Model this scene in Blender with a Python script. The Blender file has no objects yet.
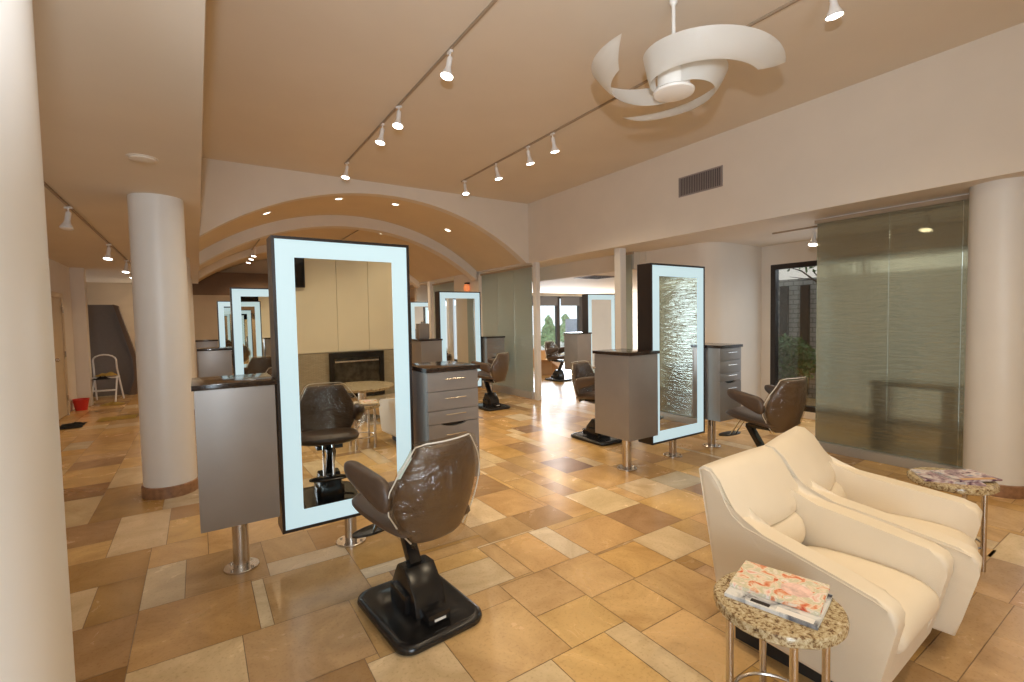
import bpy, bmesh, math, random
from mathutils import Vector, Matrix
R = math.radians
PI = math.pi
rnd = random.Random(7)
scene = bpy.context.scene
col = scene.collection

# ------------------------------------------------------------------ materials
def new_mat(name):
    m = bpy.data.materials.new(name); m.use_nodes = True
    nt = m.node_tree
    return m, nt, nt.nodes['Principled BSDF']
def N(nt, t, **kw):
    n = nt.nodes.new(t)
    for k, v in kw.items():
        if k in n.inputs.keys(): n.inputs[k].default_value = v
        else: setattr(n, k, v)
    return n
def pmat(name, c, rough=.5, metal=0, noise=0, nscale=20, bump=0, bscale=60, coat=0, spec=None, stretch=None):
    m, nt, b = new_mat(name)
    b.inputs['Base Color'].default_value = (*c, 1)
    b.inputs['Roughness'].default_value = rough
    b.inputs['Metallic'].default_value = metal
    b.inputs['Coat Weight'].default_value = coat
    if spec is not None: b.inputs['Specular IOR Level'].default_value = spec
    tc = N(nt, 'ShaderNodeTexCoord')
    src = tc.outputs['Object']
    if stretch:
        mp = N(nt, 'ShaderNodeMapping'); mp.inputs['Scale'].default_value = stretch
        nt.links.new(src, mp.inputs['Vector']); src = mp.outputs['Vector']
    if noise:
        n = N(nt, 'ShaderNodeTexNoise', Scale=nscale, Detail=4)
        nt.links.new(src, n.inputs['Vector'])
        r = N(nt, 'ShaderNodeValToRGB')
        r.color_ramp.elements[0].position = .3; r.color_ramp.elements[1].position = .7
        r.color_ramp.elements[0].color = (*[max(0, x*(1-noise)) for x in c], 1)
        r.color_ramp.elements[1].color = (*[min(1, x*(1+noise)) for x in c], 1)
        nt.links.new(n.outputs['Fac'], r.inputs['Fac']); nt.links.new(r.outputs['Color'], b.inputs['Base Color'])
    if bump:
        n2 = N(nt, 'ShaderNodeTexNoise', Scale=bscale, Detail=3)
        nt.links.new(src, n2.inputs['Vector'])
        bp = N(nt, 'ShaderNodeBump', Strength=bump, Distance=.01)
        nt.links.new(n2.outputs['Fac'], bp.inputs['Height']); nt.links.new(bp.outputs['Normal'], b.inputs['Normal'])
    return m
def emat(name, c, s):
    m, nt, b = new_mat(name)
    b.inputs['Base Color'].default_value = (*c, 1)
    b.inputs['Emission Color'].default_value = (*c, 1)
    b.inputs['Emission Strength'].default_value = s
    b.inputs['Roughness'].default_value = .3
    return m

M = {}
M['paint'] = pmat('cream_wall_paint', (.74, .675, .595), .65, noise=.02, nscale=3)
M['ceil'] = pmat('ceiling_paint', (.71, .635, .535), .75, noise=.02, nscale=2)
M['vault'] = pmat('vault_paint', (.72, .59, .40), .7, noise=.03, nscale=2)
M['column'] = pmat('column_paint', (.76, .745, .72), .38, noise=.02, nscale=3)
M['tan'] = pmat('tan_wall_paint', (.62, .50, .36), .7, noise=.04, nscale=3)
M['brownwall'] = pmat('dark_brown_wall', (.16, .10, .06), .6, noise=.05)
M['stonebase'] = pmat('brown_stone_base', (.30, .16, .085), .35, noise=.25, nscale=25)
M['laminate'] = pmat('warm_grey_laminate', (.31, .29, .275), .32, noise=.05, nscale=4, metal=.45)
M['silver'] = pmat('silver_laminate', (.50, .56, .58), .3, noise=.02, metal=.3)
M['counter'] = pmat('dark_stone_counter', (.028, .018, .014), .12, noise=.5, nscale=60)
M['steel'] = pmat('brushed_steel', (.62, .58, .54), .26, 1, bump=.05, bscale=80, stretch=(1, 1, .05))
M['chrome'] = pmat('chrome', (.8, .8, .8), .12, 1)
M['black'] = pmat('black_plastic', (.012, .011, .011), .22, noise=.2)
M['frame'] = pmat('dark_bronze_frame', (.022, .016, .014), .3)
M['mirror'] = pmat('mirror_glass', (.86, .87, .84), .0, 1)
M['lit'] = emat('lit_frosted_glass', (.62, .84, .90), .88)
M['lit'].node_tree.nodes['Principled BSDF'].inputs['Base Color'].default_value = (.25, .3, .3, 1)
M['vinyl'] = pmat('brown_vinyl', (.085, .055, .038), .38, bump=.15, bscale=150)
M['leather'] = pmat('cream_leather', (.77, .67, .525), .42, noise=.02, nscale=5, bump=.12, bscale=220)
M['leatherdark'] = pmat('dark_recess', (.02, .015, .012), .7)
M['white'] = pmat('white_enamel', (.82, .80, .78), .35)
M['fan'] = pmat('fan_white', (.88, .87, .84), .4)
M['rail'] = pmat('track_rail_metal', (.36, .28, .20), .45)
M['bulb'] = emat('lit_bulb', (1, .93, .80), 9)
M['down'] = emat('lit_downlight', (1, .88, .68), 6)
M['red'] = pmat('red_plastic', (.62, .03, .02), .35)
M['cloth_y'] = pmat('yellow_cloth', (.62, .45, .12), .8, noise=.2)
M['cloth_b'] = pmat('black_cloth', (.02, .018, .02), .8, noise=.3)
M['card'] = pmat('cardboard', (.50, .30, .15), .8, noise=.06, nscale=8)
M['cardin'] = pmat('cardboard_inside', (.24, .12, .06), .85)
M['orange'] = emat('orange_lamp_glass', (1, .33, .12), .55)
M['doorp'] = pmat('door_paint', (.60, .48, .32), .5, noise=.03)
M['greypanel'] = pmat('grey_stair_panel', (.17, .135, .11), .6, noise=.04)
M['shade'] = pmat('grey_roller_shade', (.10, .095, .10), .8)
M['leaf'] = pmat('leaf_green', (.05, .14, .03), .6, noise=.5, nscale=14, bump=.6, bscale=20)
M['conifer'] = pmat('conifer_green', (.20, .32, .14), .7, noise=.5, nscale=10, bump=.6, bscale=20)
M['bark'] = pmat('bark', (.05, .035, .025), .8, bump=.5)
M['ground'] = pmat('pale_ground', (.55, .55, .50), .9, noise=.1, nscale=1)
M['sign'] = pmat('blue_grey_board', (.22, .27, .36), .5)
M['kerb'] = pmat('kerb_channel', (.45, .43, .40), .35, metal=.3)
M['darktable'] = pmat('dark_green_granite', (.02, .035, .025), .2, noise=.4, nscale=40)
M['panelwhite'] = pmat('cream_wall_panel', (.80, .74, .58), .45, noise=.02, nscale=2)
M['screen'] = pmat('black_screen', (.008, .008, .009), .08)
M['fireglass'] = pmat('fireplace_glass', (.05, .045, .035), .1, noise=.6, nscale=9)
M['ventgrey'] = pmat('vent_grey', (.30, .26, .25), .5)
M['ventdark'] = pmat('vent_dark', (.05, .04, .04), .7)
M['book'] = pmat('magazine_pages', (.72, .69, .62), .6, noise=.1, nscale=5, stretch=(1, 1, 60))

def granite():
    m, nt, b = new_mat('speckled_granite')
    tc = N(nt, 'ShaderNodeTexCoord')
    n = N(nt, 'ShaderNodeTexNoise', Scale=62, Detail=6, Roughness=.75, Distortion=.35)
    nt.links.new(tc.outputs['Object'], n.inputs['Vector'])
    r = N(nt, 'ShaderNodeValToRGB')
    e = r.color_ramp.elements
    e[0].position = .33; e[0].color = (.03, .02, .015, 1)
    e[1].position = .72; e[1].color = (.72, .62, .44, 1)
    a = e.new(.43); a.color = (.22, .13, .06, 1)
    a = e.new(.5); a.color = (.46, .36, .20, 1)
    a = e.new(.6); a.color = (.58, .50, .34, 1)
    nt.links.new(n.outputs['Fac'], r.inputs['Fac']); nt.links.new(r.outputs['Color'], b.inputs['Base Color'])
    b.inputs['Roughness'].default_value = .18
    return m
M['granite'] = granite()

def glass_wave(name, tint, alpha_t, rough, milk=.62, refr=.5):
    """ribbed art glass: part see-through, part glossy, part milky"""
    m, nt, b = new_mat(name)
    out = nt.nodes['Material Output']; nt.nodes.remove(b)
    tc = N(nt, 'ShaderNodeTexCoord')
    mp = N(nt, 'ShaderNodeMapping'); mp.inputs['Scale'].default_value = (.6, .6, 5)
    nt.links.new(tc.outputs['Object'], mp.inputs['Vector'])
    n = N(nt, 'ShaderNodeTexNoise', Scale=7, Detail=3, Distortion=.6)
    nt.links.new(mp.outputs['Vector'], n.inputs['Vector'])
    bp = N(nt, 'ShaderNodeBump', Strength=.3, Distance=.02)
    nt.links.new(n.outputs['Fac'], bp.inputs['Height'])
    tr = N(nt, 'ShaderNodeBsdfTransparent'); tr.inputs['Color'].default_value = (*tint, 1)
    gl = N(nt, 'ShaderNodeBsdfGlossy'); gl.inputs['Color'].default_value = (.85, .9, .86, 1); gl.inputs['Roughness'].default_value = rough
    df = N(nt, 'ShaderNodeBsdfDiffuse'); df.inputs['Color'].default_value = (tint[0]*milk, tint[1]*milk, tint[2]*milk, 1)
    rf = N(nt, 'ShaderNodeBsdfRefraction', IOR=1.12); rf.inputs['Color'].default_value = (*tint, 1); rf.inputs['Roughness'].default_value = .15
    nt.links.new(bp.outputs['Normal'], rf.inputs['Normal'])
    mr = N(nt, 'ShaderNodeMixShader'); mr.inputs[0].default_value = refr
    nt.links.new(tr.outputs[0], mr.inputs[1]); nt.links.new(rf.outputs[0], mr.inputs[2])
    tl = N(nt, 'ShaderNodeBsdfTranslucent'); tl.inputs['Color'].default_value = (*tint, 1)
    nt.links.new(bp.outputs['Normal'], gl.inputs['Normal'])
    nt.links.new(bp.outputs['Normal'], df.inputs['Normal'])
    m0 = N(nt, 'ShaderNodeMixShader'); m0.inputs[0].default_value = .45
    m0.inputs[0].default_value = .45 if refr > .4 else .6
    nt.links.new(df.outputs[0], m0.inputs[1]); nt.links.new(tl.outputs[0], m0.inputs[2])
    m1 = N(nt, 'ShaderNodeMixShader'); m1.inputs[0].default_value = alpha_t
    nt.links.new(m0.outputs[0], m1.inputs[1]); nt.links.new(mr.outputs[0], m1.inputs[2])
    fr = N(nt, 'ShaderNodeFresnel', IOR=1.45)
    nt.links.new(bp.outputs['Normal'], fr.inputs['Normal'])
    ad = N(nt, 'ShaderNodeMath', operation='ADD'); ad.inputs[1].default_value = .09; ad.use_clamp = True
    nt.links.new(fr.outputs[0], ad.inputs[0])
    m2 = N(nt, 'ShaderNodeMixShader')
    nt.links.new(ad.outputs[0], m2.inputs[0]); nt.links.new(m1.outputs[0], m2.inputs[1]); nt.links.new(gl.outputs[0], m2.inputs[2])
    nt.links.new(m2.outputs[0], out.inputs['Surface'])
    return m
M['artglass'] = glass_wave('ribbed_green_glass', (.66, .63, .50), .68, .10, .5, .55)
M['milkglass'] = glass_wave('milky_ribbed_glass', (.80, .86, .80), .30, .12, .95, .3)

def clear(name, tint, gloss, rough, bump=0, bscale=20):
    m, nt, b = new_mat(name)
    out = nt.nodes['Material Output']; nt.nodes.remove(b)
    tr = N(nt, 'ShaderNodeBsdfTransparent'); tr.inputs['Color'].default_value = (*tint, 1)
    gl = N(nt, 'ShaderNodeBsdfGlossy'); gl.inputs['Roughness'].default_value = rough
    gl.inputs['Color'].default_value = (.9, .9, .9, 1)
    mx = N(nt, 'ShaderNodeMixShader'); mx.inputs[0].default_value = gloss
    if bump:
        tc = N(nt, 'ShaderNodeTexCoord')
        n = N(nt, 'ShaderNodeTexNoise', Scale=bscale, Detail=5, Distortion=1.8)
        nt.links.new(tc.outputs['Object'], n.inputs['Vector'])
        bp = N(nt, 'ShaderNodeBump', Strength=bump, Distance=.04)
        nt.links.new(n.outputs['Fac'], bp.inputs['Height']); nt.links.new(bp.outputs['Normal'], gl.inputs['Normal'])
    nt.links.new(tr.outputs[0], mx.inputs[1]); nt.links.new(gl.outputs[0], mx.inputs[2])
    nt.links.new(mx.outputs[0], out.inputs['Surface'])
    return m
M['pane'] = clear('window_glass', (.88, .9, .9), .07, .01)
M['plastic'] = clear('clear_plastic_film', (.93, .88, .80), .09, .11, 1.0, 6)

def cover_mat(name, stops, scale, seed):
    m, nt, b = new_mat(name)
    tc = N(nt, 'ShaderNodeTexCoord')
    mp = N(nt, 'ShaderNodeMapping'); mp.inputs['Location'].default_value = (seed, seed*.7, 0)
    nt.links.new(tc.outputs['Object'], mp.inputs['Vector'])
    n = N(nt, 'ShaderNodeTexNoise', Scale=scale, Detail=5, Distortion=.9)
    nt.links.new(mp.outputs['Vector'], n.inputs['Vector'])
    r = N(nt, 'ShaderNodeValToRGB')
    els = r.color_ramp.elements
    els[0].position = stops[0][0]; els[0].color = (*stops[0][1], 1)
    els[1].position = stops[-1][0]; els[1].color = (*stops[-1][1], 1)
    for p, c in stops[1:-1]:
        e = els.new(p); e.color = (*c, 1)
    nt.links.new(n.outputs['Fac'], r.inputs['Fac']); nt.links.new(r.outputs['Color'], b.inputs['Base Color'])
    b.inputs['Roughness'].default_value = .22
    return m
M['floralcover'] = cover_mat('floral_magazine_cover', [(.32, (.62, .08, .03)), (.40, (.74, .34, .18)), (.46, (.85, .72, .58)), (.53, (.62, .58, .40)), (.60, (.88, .80, .74)), (.70, (.80, .45, .36))], 19, 3)
M['pinkcover'] = pmat('pink_flower', (.82, .56, .50), .25, noise=.25, nscale=40)
M['greycover'] = cover_mat('grey_magazine_cover', [(.38, (.05, .05, .07)), (.5, (.45, .47, .5)), (.62, (.75, .75, .74))], 12, 8)
M['mixcover'] = cover_mat('purple_white_cover', [(.36, (.12, .06, .10)), (.46, (.42, .30, .34)), (.55, (.70, .62, .62)), (.68, (.22, .25, .36))], 14, 12)

def floor_mat():
    m, nt, b = new_mat('travertine_tiles')
    at = N(nt, 'ShaderNodeAttribute', attribute_name='tile')
    tc = N(nt, 'ShaderNodeTexCoord')
    # offset the veining per tile so that it does not run across joints
    sc = N(nt, 'ShaderNodeVectorMath', operation='SCALE'); sc.inputs['Scale'].default_value = 37
    nt.links.new(at.outputs['Color'], sc.inputs[0])
    ad = N(nt, 'ShaderNodeVectorMath', operation='ADD')
    nt.links.new(tc.outputs['Object'], ad.inputs[0]); nt.links.new(sc.outputs[0], ad.inputs[1])
    n = N(nt, 'ShaderNodeTexNoise', Scale=2.6, Detail=6, Roughness=.62, Distortion=.8)
    nt.links.new(ad.outputs[0], n.inputs['Vector'])
    r = N(nt, 'ShaderNodeValToRGB')
    r.color_ramp.elements[0].position = .3; r.color_ramp.elements[0].color = (.74, .69, .62, 1)
    r.color_ramp.elements[1].position = .62; r.color_ramp.elements[1].color = (1.06, 1.06, 1.06, 1)
    nt.links.new(n.outputs['Fac'], r.inputs['Fac'])
    n2 = N(nt, 'ShaderNodeTexNoise', Scale=70, Detail=3)
    nt.links.new(tc.outputs['Object'], n2.inputs['Vector'])
    r2 = N(nt, 'ShaderNodeValToRGB')
    r2.color_ramp.elements[0].position = .30; r2.color_ramp.elements[0].color = (.86, .83, .80, 1)
    r2.color_ramp.elements[1].position = .45; r2.color_ramp.elements[1].color = (1, 1, 1, 1)
    nt.links.new(n2.outputs['Fac'], r2.inputs['Fac'])
    mx = N(nt, 'ShaderNodeMix', data_type='RGBA', blend_type='MULTIPLY'); mx.inputs[0].default_value = 1
    nt.links.new(at.outputs['Color'], mx.inputs[6]); nt.links.new(r.outputs['Color'], mx.inputs[7])
    mx2 = N(nt, 'ShaderNodeMix', data_type='RGBA', blend_type='MULTIPLY'); mx2.inputs[0].default_value = 1
    nt.links.new(mx.outputs[2], mx2.inputs[6]); nt.links.new(r2.outputs['Color'], mx2.inputs[7])
    nt.links.new(mx2.outputs[2], b.inputs['Base Color'])
    rr = N(nt, 'ShaderNodeMapRange'); rr.inputs['To Min'].default_value = .16; rr.inputs['To Max'].default_value = .34
    nt.links.new(n.outputs['Fac'], rr.inputs['Value']); nt.links.new(rr.outputs[0], b.inputs['Roughness'])
    return m
M['floor'] = floor_mat()

def brick_mat():
    m, nt, b = new_mat('grey_outside_block')
    tc = N(nt, 'ShaderNodeTexCoord')
    mp = N(nt, 'ShaderNodeMapping'); mp.inputs['Rotation'].default_value = (0, R(90), R(90))
    nt.links.new(tc.outputs['Object'], mp.inputs['Vector'])
    br = N(nt, 'ShaderNodeTexBrick', Scale=3); br.inputs['Color1'].default_value = (.33, .33, .31, 1)
    br.inputs['Color2'].default_value = (.38, .37, .35, 1); br.inputs['Mortar'].default_value = (.14, .14, .13, 1)
    br.inputs['Mortar Size'].default_value = .02
    nt.links.new(mp.outputs['Vector'], br.inputs['Vector']); nt.links.new(br.outputs['Color'], b.inputs['Base Color'])
    b.inputs['Roughness'].default_value = .9
    return m
M['block'] = brick_mat()
def tilewall_mat():
    m, nt, b = new_mat('fireplace_strip_tile')
    tc = N(nt, 'ShaderNodeTexCoord')
    mp = N(nt, 'ShaderNodeMapping'); mp.inputs['Rotation'].default_value = (R(90), 0, 0)
    nt.links.new(tc.outputs['Object'], mp.inputs['Vector'])
    br = N(nt, 'ShaderNodeTexBrick', Scale=6); br.inputs['Color1'].default_value = (.36, .31, .22, 1)
    br.inputs['Color2'].default_value = (.42, .37, .27, 1); br.inputs['Mortar'].default_value = (.28, .24, .17, 1)
    br.inputs['Mortar Size'].default_value = .015; br.inputs['Row Height'].default_value = .12
    nt.links.new(mp.outputs['Vector'], br.inputs['Vector']); nt.links.new(br.outputs['Color'], b.inputs['Base Color'])
    b.inputs['Roughness'].default_value = .4
    return m
M['striptile'] = tilewall_mat()

# ------------------------------------------------------------------ mesh helpers
def finish(bm, smooth=True, angle=35):
    me = bpy.data.meshes.new('m')
    bmesh.ops.recalc_face_normals(bm, faces=bm.faces)
    bm.to_mesh(me); bm.free()
    if smooth:
        for p in me.polygons: p.use_smooth = True
        me.set_sharp_from_angle(angle=R(angle))
    return me
def obj(name, bm, mat, parent=None, loc=(0, 0, 0), rot=(0, 0, 0), smooth=True, angle=35, sub=0, label=None):
    me = finish(bm, smooth, angle) if isinstance(bm, bmesh.types.BMesh) else bm
    me.name = name
    o = bpy.data.objects.new(name, me); col.objects.link(o)
    if isinstance(mat, (list, tuple)):
        for x in mat: me.materials.append(x)
    elif mat: me.materials.append(mat)
    o.location = loc; o.rotation_euler = rot
    if parent: o.parent = parent
    if sub:
        s = o.modifiers.new('s', 'SUBSURF'); s.levels = sub; s.render_levels = sub
    if label: o['label'] = label
    return o
def thing(name, label, cat, loc=(0, 0, 0), rotz=0, group=None):
    o = bpy.data.objects.new(name, None); col.objects.link(o)
    o.empty_display_size = .1
    o.location = loc; o.rotation_euler = (0, 0, rotz); o['label'] = label; o['category'] = cat
    if group: o['group'] = group
    return o
def tag(o, label, cat, group=None, kind=None):
    o['label'] = label; o['category'] = cat
    if group: o['group'] = group
    if kind: o['kind'] = kind
    return o
def struct(name, bm, mat, **kw):
    o = obj(name, bm, mat, **kw); o['kind'] = 'structure'; return o
def dup(root, loc, rotz=0, label=None, group=None):
    r = root.copy(); col.objects.link(r); r.location = loc; r.rotation_euler = (0, 0, rotz)
    if label: r['label'] = label
    if group: r['group'] = group
    for ch in list(root.children):
        c = ch.copy(); col.objects.link(c); c.parent = r
        for g in list(ch.children):
            d = g.copy(); col.objects.link(d); d.parent = c
    return r
def B():
    return bmesh.new()
def box(bm, x0, x1, y0, y1, z0, z1, bev=0, seg=2, mat=0, xf=None):
    vs = [bm.verts.new(p) for p in ((x0, y0, z0), (x1, y0, z0), (x1, y1, z0), (x0, y1, z0), (x0, y0, z1), (x1, y0, z1), (x1, y1, z1), (x0, y1, z1))]
    fs = [bm.faces.new([vs[i] for i in f]) for f in ((0, 3, 2, 1), (4, 5, 6, 7), (0, 1, 5, 4), (1, 2, 6, 5), (2, 3, 7, 6), (3, 0, 4, 7))]
    for f in fs: f.material_index = mat
    if xf is not None:
        for v in vs: v.co = xf @ v.co
    if bev:
        es = list({e for f in fs for e in f.edges})
        bmesh.ops.bevel(bm, geom=es, offset=bev, segments=seg, profile=.7, affect='EDGES')
    return bm
def lathe(bm, prof, n=32, cx=0, cy=0, cz=0, cap=True, xf=None):
    rings = []
    for r, z in prof:
        rings.append([bm.verts.new((cx+r*math.cos(2*PI*i/n), cy+r*math.sin(2*PI*i/n), cz+z)) for i in range(n)])
    for a, b in zip(rings, rings[1:]):
        for i in range(n): bm.faces.new((a[i], a[(i+1) % n], b[(i+1) % n], b[i]))
    if cap:
        bm.faces.new(rings[0][::-1]); bm.faces.new(rings[-1])
    if xf is not None:
        for rg in rings:
            for v in rg: v.co = xf @ v.co
    return bm
def tube(bm, pts, r, n=10, closed=False):
    pts = [Vector(p) for p in pts]; rings = []
    up = Vector((0, 0, 1))
    L = len(pts)
    prev = None
    for i, p in enumerate(pts):
        if closed: d = pts[(i+1) % L]-pts[i-1]
        else: d = (pts[min(i+1, L-1)]-pts[max(i-1, 0)])
        d.normalize()
        if prev is None:
            a = d.cross(up)
            if a.length < .05: a = d.cross(Vector((1, 0, 0)))
        else: a = prev - d*prev.dot(d)
        a.normalize(); b = d.cross(a); prev = a
        rr = r[i] if isinstance(r, (list, tuple)) else r
        rings.append([bm.verts.new(p + (a*math.cos(2*PI*k/n)+b*math.sin(2*PI*k/n))*rr) for k in range(n)])
    for i in range(L if closed else L-1):
        a, b = rings[i], rings[(i+1) % L]
        for k in range(n): bm.faces.new((a[k], a[(k+1) % n], b[(k+1) % n], b[k]))
    if not closed:
        bm.faces.new(rings[0][::-1]); bm.faces.new(rings[-1])
    return bm
def prism(bm, pts, y0, y1, axis='y', bev=0, seg=2):
    """polygon of (a,b) pairs extruded; axis y: (x,z); axis x: (y,z); axis z: (x,y)"""
    def mk(a, b, t):
        return {'y': (a, t, b), 'x': (t, a, b), 'z': (a, b, t)}[axis]
    A = [bm.verts.new(mk(a, b, y0)) for a, b in pts]; C = [bm.verts.new(mk(a, b, y1)) for a, b in pts]
    n = len(pts); fs = [bm.faces.new(A), bm.faces.new(C[::-1])]
    for i in range(n): fs.append(bm.faces.new((A[i], A[(i+1) % n], C[(i+1) % n], C[i])))
    if bev:
        es = [e for e in fs[0].edges]+[e for e in fs[1].edges]
        bmesh.ops.bevel(bm, geom=es, offset=bev, segments=seg, profile=.6, affect='EDGES')
    return bm

# ------------------------------------------------------------------ dimensions
XW, ZL, ZC, YA, XS, ZS = 5.15, 2.52, 3.60, 7.21, .07, 2.62
XL = -1.95; YB = -2.5; YE = 16.0

# ------------------------------------------------------------------ floor
def build_floor():
    X0, X1, Y0, Y1 = -2.4, 13.0, -3.0, 16.4
    s = .02
    nx, ny = int((X1-X0)/s), int((Y1-Y0)/s)
    occ = [bytearray(nx) for _ in range(ny)]
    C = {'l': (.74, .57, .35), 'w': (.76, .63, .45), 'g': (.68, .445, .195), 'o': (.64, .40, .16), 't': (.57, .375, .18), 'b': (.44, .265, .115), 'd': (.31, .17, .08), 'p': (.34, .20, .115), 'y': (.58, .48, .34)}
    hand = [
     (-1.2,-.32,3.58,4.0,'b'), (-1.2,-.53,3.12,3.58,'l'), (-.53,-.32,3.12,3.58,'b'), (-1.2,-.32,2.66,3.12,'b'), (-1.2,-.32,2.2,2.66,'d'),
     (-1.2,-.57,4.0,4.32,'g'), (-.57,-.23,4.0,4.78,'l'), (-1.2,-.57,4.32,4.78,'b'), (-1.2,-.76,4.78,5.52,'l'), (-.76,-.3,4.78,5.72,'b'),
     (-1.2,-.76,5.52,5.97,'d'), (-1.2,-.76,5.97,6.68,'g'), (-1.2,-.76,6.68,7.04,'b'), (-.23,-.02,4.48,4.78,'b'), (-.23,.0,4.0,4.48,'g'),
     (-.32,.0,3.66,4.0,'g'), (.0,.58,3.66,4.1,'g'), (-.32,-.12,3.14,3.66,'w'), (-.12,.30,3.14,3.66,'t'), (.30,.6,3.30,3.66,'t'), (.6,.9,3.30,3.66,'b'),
     (.30,.76,3.12,3.30,'w'), (-.32,.19,2.60,3.14,'o'), (.19,.26,2.60,3.12,'w'), (.26,.76,2.60,3.12,'t'), (.76,1.04,2.75,2.88,'w'), (.76,1.1,2.88,3.30,'o'),  # second-last entry: whitish floor reflection painted in as a cream tile
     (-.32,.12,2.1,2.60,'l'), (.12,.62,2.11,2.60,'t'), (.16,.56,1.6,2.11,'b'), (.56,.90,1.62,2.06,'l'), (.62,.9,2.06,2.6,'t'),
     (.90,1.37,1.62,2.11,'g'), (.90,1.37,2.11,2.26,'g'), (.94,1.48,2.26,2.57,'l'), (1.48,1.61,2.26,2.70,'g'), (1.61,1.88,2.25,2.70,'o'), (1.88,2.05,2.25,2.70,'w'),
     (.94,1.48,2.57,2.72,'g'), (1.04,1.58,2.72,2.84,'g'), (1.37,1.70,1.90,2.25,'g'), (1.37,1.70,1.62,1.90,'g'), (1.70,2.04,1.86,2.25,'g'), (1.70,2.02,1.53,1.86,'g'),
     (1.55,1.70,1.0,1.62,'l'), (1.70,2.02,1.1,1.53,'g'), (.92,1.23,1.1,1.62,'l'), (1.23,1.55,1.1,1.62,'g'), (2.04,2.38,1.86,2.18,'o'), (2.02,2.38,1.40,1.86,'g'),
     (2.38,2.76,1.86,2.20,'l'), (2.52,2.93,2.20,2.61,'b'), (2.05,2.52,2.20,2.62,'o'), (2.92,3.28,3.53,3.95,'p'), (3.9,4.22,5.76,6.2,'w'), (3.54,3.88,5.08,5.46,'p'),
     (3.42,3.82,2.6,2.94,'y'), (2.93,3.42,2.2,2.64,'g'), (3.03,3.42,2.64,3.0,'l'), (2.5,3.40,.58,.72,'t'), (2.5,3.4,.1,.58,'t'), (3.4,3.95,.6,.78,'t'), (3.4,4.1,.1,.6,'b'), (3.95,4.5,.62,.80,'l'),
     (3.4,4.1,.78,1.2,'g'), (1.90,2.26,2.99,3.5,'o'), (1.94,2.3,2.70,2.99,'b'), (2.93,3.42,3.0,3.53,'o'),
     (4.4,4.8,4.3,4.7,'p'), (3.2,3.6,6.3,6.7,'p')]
    tiles = []
    def mark(a, b, c, d):
        for j in range(max(c, 0), min(d, ny)):
            occ[j][max(a, 0):min(b, nx)] = b'\x01'*(min(b, nx)-max(a, 0))
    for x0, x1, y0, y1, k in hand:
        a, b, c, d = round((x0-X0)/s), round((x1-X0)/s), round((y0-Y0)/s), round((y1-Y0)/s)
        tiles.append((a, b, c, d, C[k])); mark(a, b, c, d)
    sizes = [(16, 16), (24, 16), (16, 24), (24, 24), (32, 24), (24, 36), (8, 16), (36, 24), (32, 16), (32, 24), (24, 24)]
    keys = 'gggggggooooootttttllbby'
    for j in range(ny):
        row = occ[j]; i = row.find(b'\x00')
        while i != -1:
            w, h = rnd.choice(sizes)
            e = row.find(b'\x01', i, i+w+7)
            mw = (e-i) if e != -1 else None
            if mw is not None: w = mw if mw <= w+6 else w
            if i+w+6 > nx: w = nx-i
            hh = 0
            while hh < h+6 and j+hh < ny and not any(occ[j+hh][i:i+w]): hh += 1
            if hh > h and hh >= h+6: hh = h
            hh = max(hh, 1)
            tiles.append((i, i+w, j, j+hh, C[rnd.choice(keys)])); mark(i, i+w, j, j+hh)
            i = row.find(b'\x00', i)
    bm = B(); lay = bm.loops.layers.float_color.new('tile')
    def quad(x0, x1, y0, y1, z, c):
        f = bm.faces.new([bm.verts.new(p) for p in ((x0, y0, z), (x1, y0, z), (x1, y1, z), (x0, y1, z))])
        for l in f.loops: l[lay] = (*c, 1)
    quad(X0, X1, Y0, Y1, -.0025, (.30, .20, .12))
    g = .0018
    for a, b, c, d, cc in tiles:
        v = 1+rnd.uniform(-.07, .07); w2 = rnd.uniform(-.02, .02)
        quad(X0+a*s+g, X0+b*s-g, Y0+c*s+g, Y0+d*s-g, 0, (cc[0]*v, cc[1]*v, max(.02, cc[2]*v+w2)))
    # slab body below
    box(bm, X0, X1, Y0, Y1, -.15, -.01)
    me = bpy.data.meshes.new('floor'); bm.to_mesh(me); bm.free()
    o = obj('floor', me, M['floor']); o['kind'] = 'structure'
    tag(o, 'random ashlar travertine tile floor in gold, tan and brown', 'floor')
build_floor()

# ------------------------------------------------------------------ room shell
bm = B(); box(bm, XS, XW, YB-.2, YA, ZC, ZC+.1); struct('ceiling', bm, M['ceil'])
bm = B(); box(bm, -3.5, XS, YB-.2, YE, ZS, ZC+.1); struct('ceiling_left', bm, M['ceil'])
bm = B(); box(bm, XW, 7.4, YB-.2, 5.25, ZL, ZC+.1); box(bm, XW, 5.8, 5.25, YE, ZL, ZC+.1)
struct('wall_right', bm, M['paint'])
bm = B(); box(bm, 5.93, 13, 5.15, 13.2, 2.35, 2.6); box(bm, 5.79, 5.93, 5.26, YE-.2, 2.25, 2.6); struct('ceiling_right', bm, M['ceil'])
# arch wall
CX, RAD, APEX = 2.52, 4.11, 3.43
def arcz(x, r=RAD, ap=APEX): return ap-r+math.sqrt(max(0, r*r-(x-CX)**2))
def arc_pts(x0, x1, n, drop=0, r=RAD):
    return [(x0+(x1-x0)*i/n, arcz(x0+(x1-x0)*i/n, r)-drop) for i in range(n+1)]
bm = B()
pts = arc_pts(XS, 5.09, 40)+[(XW, 2.52), (XW, ZC), (XS, ZC)]
prism(bm, pts, YA, YA+.16); struct('wall_arch', bm, M['paint'], smooth=False)
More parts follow.
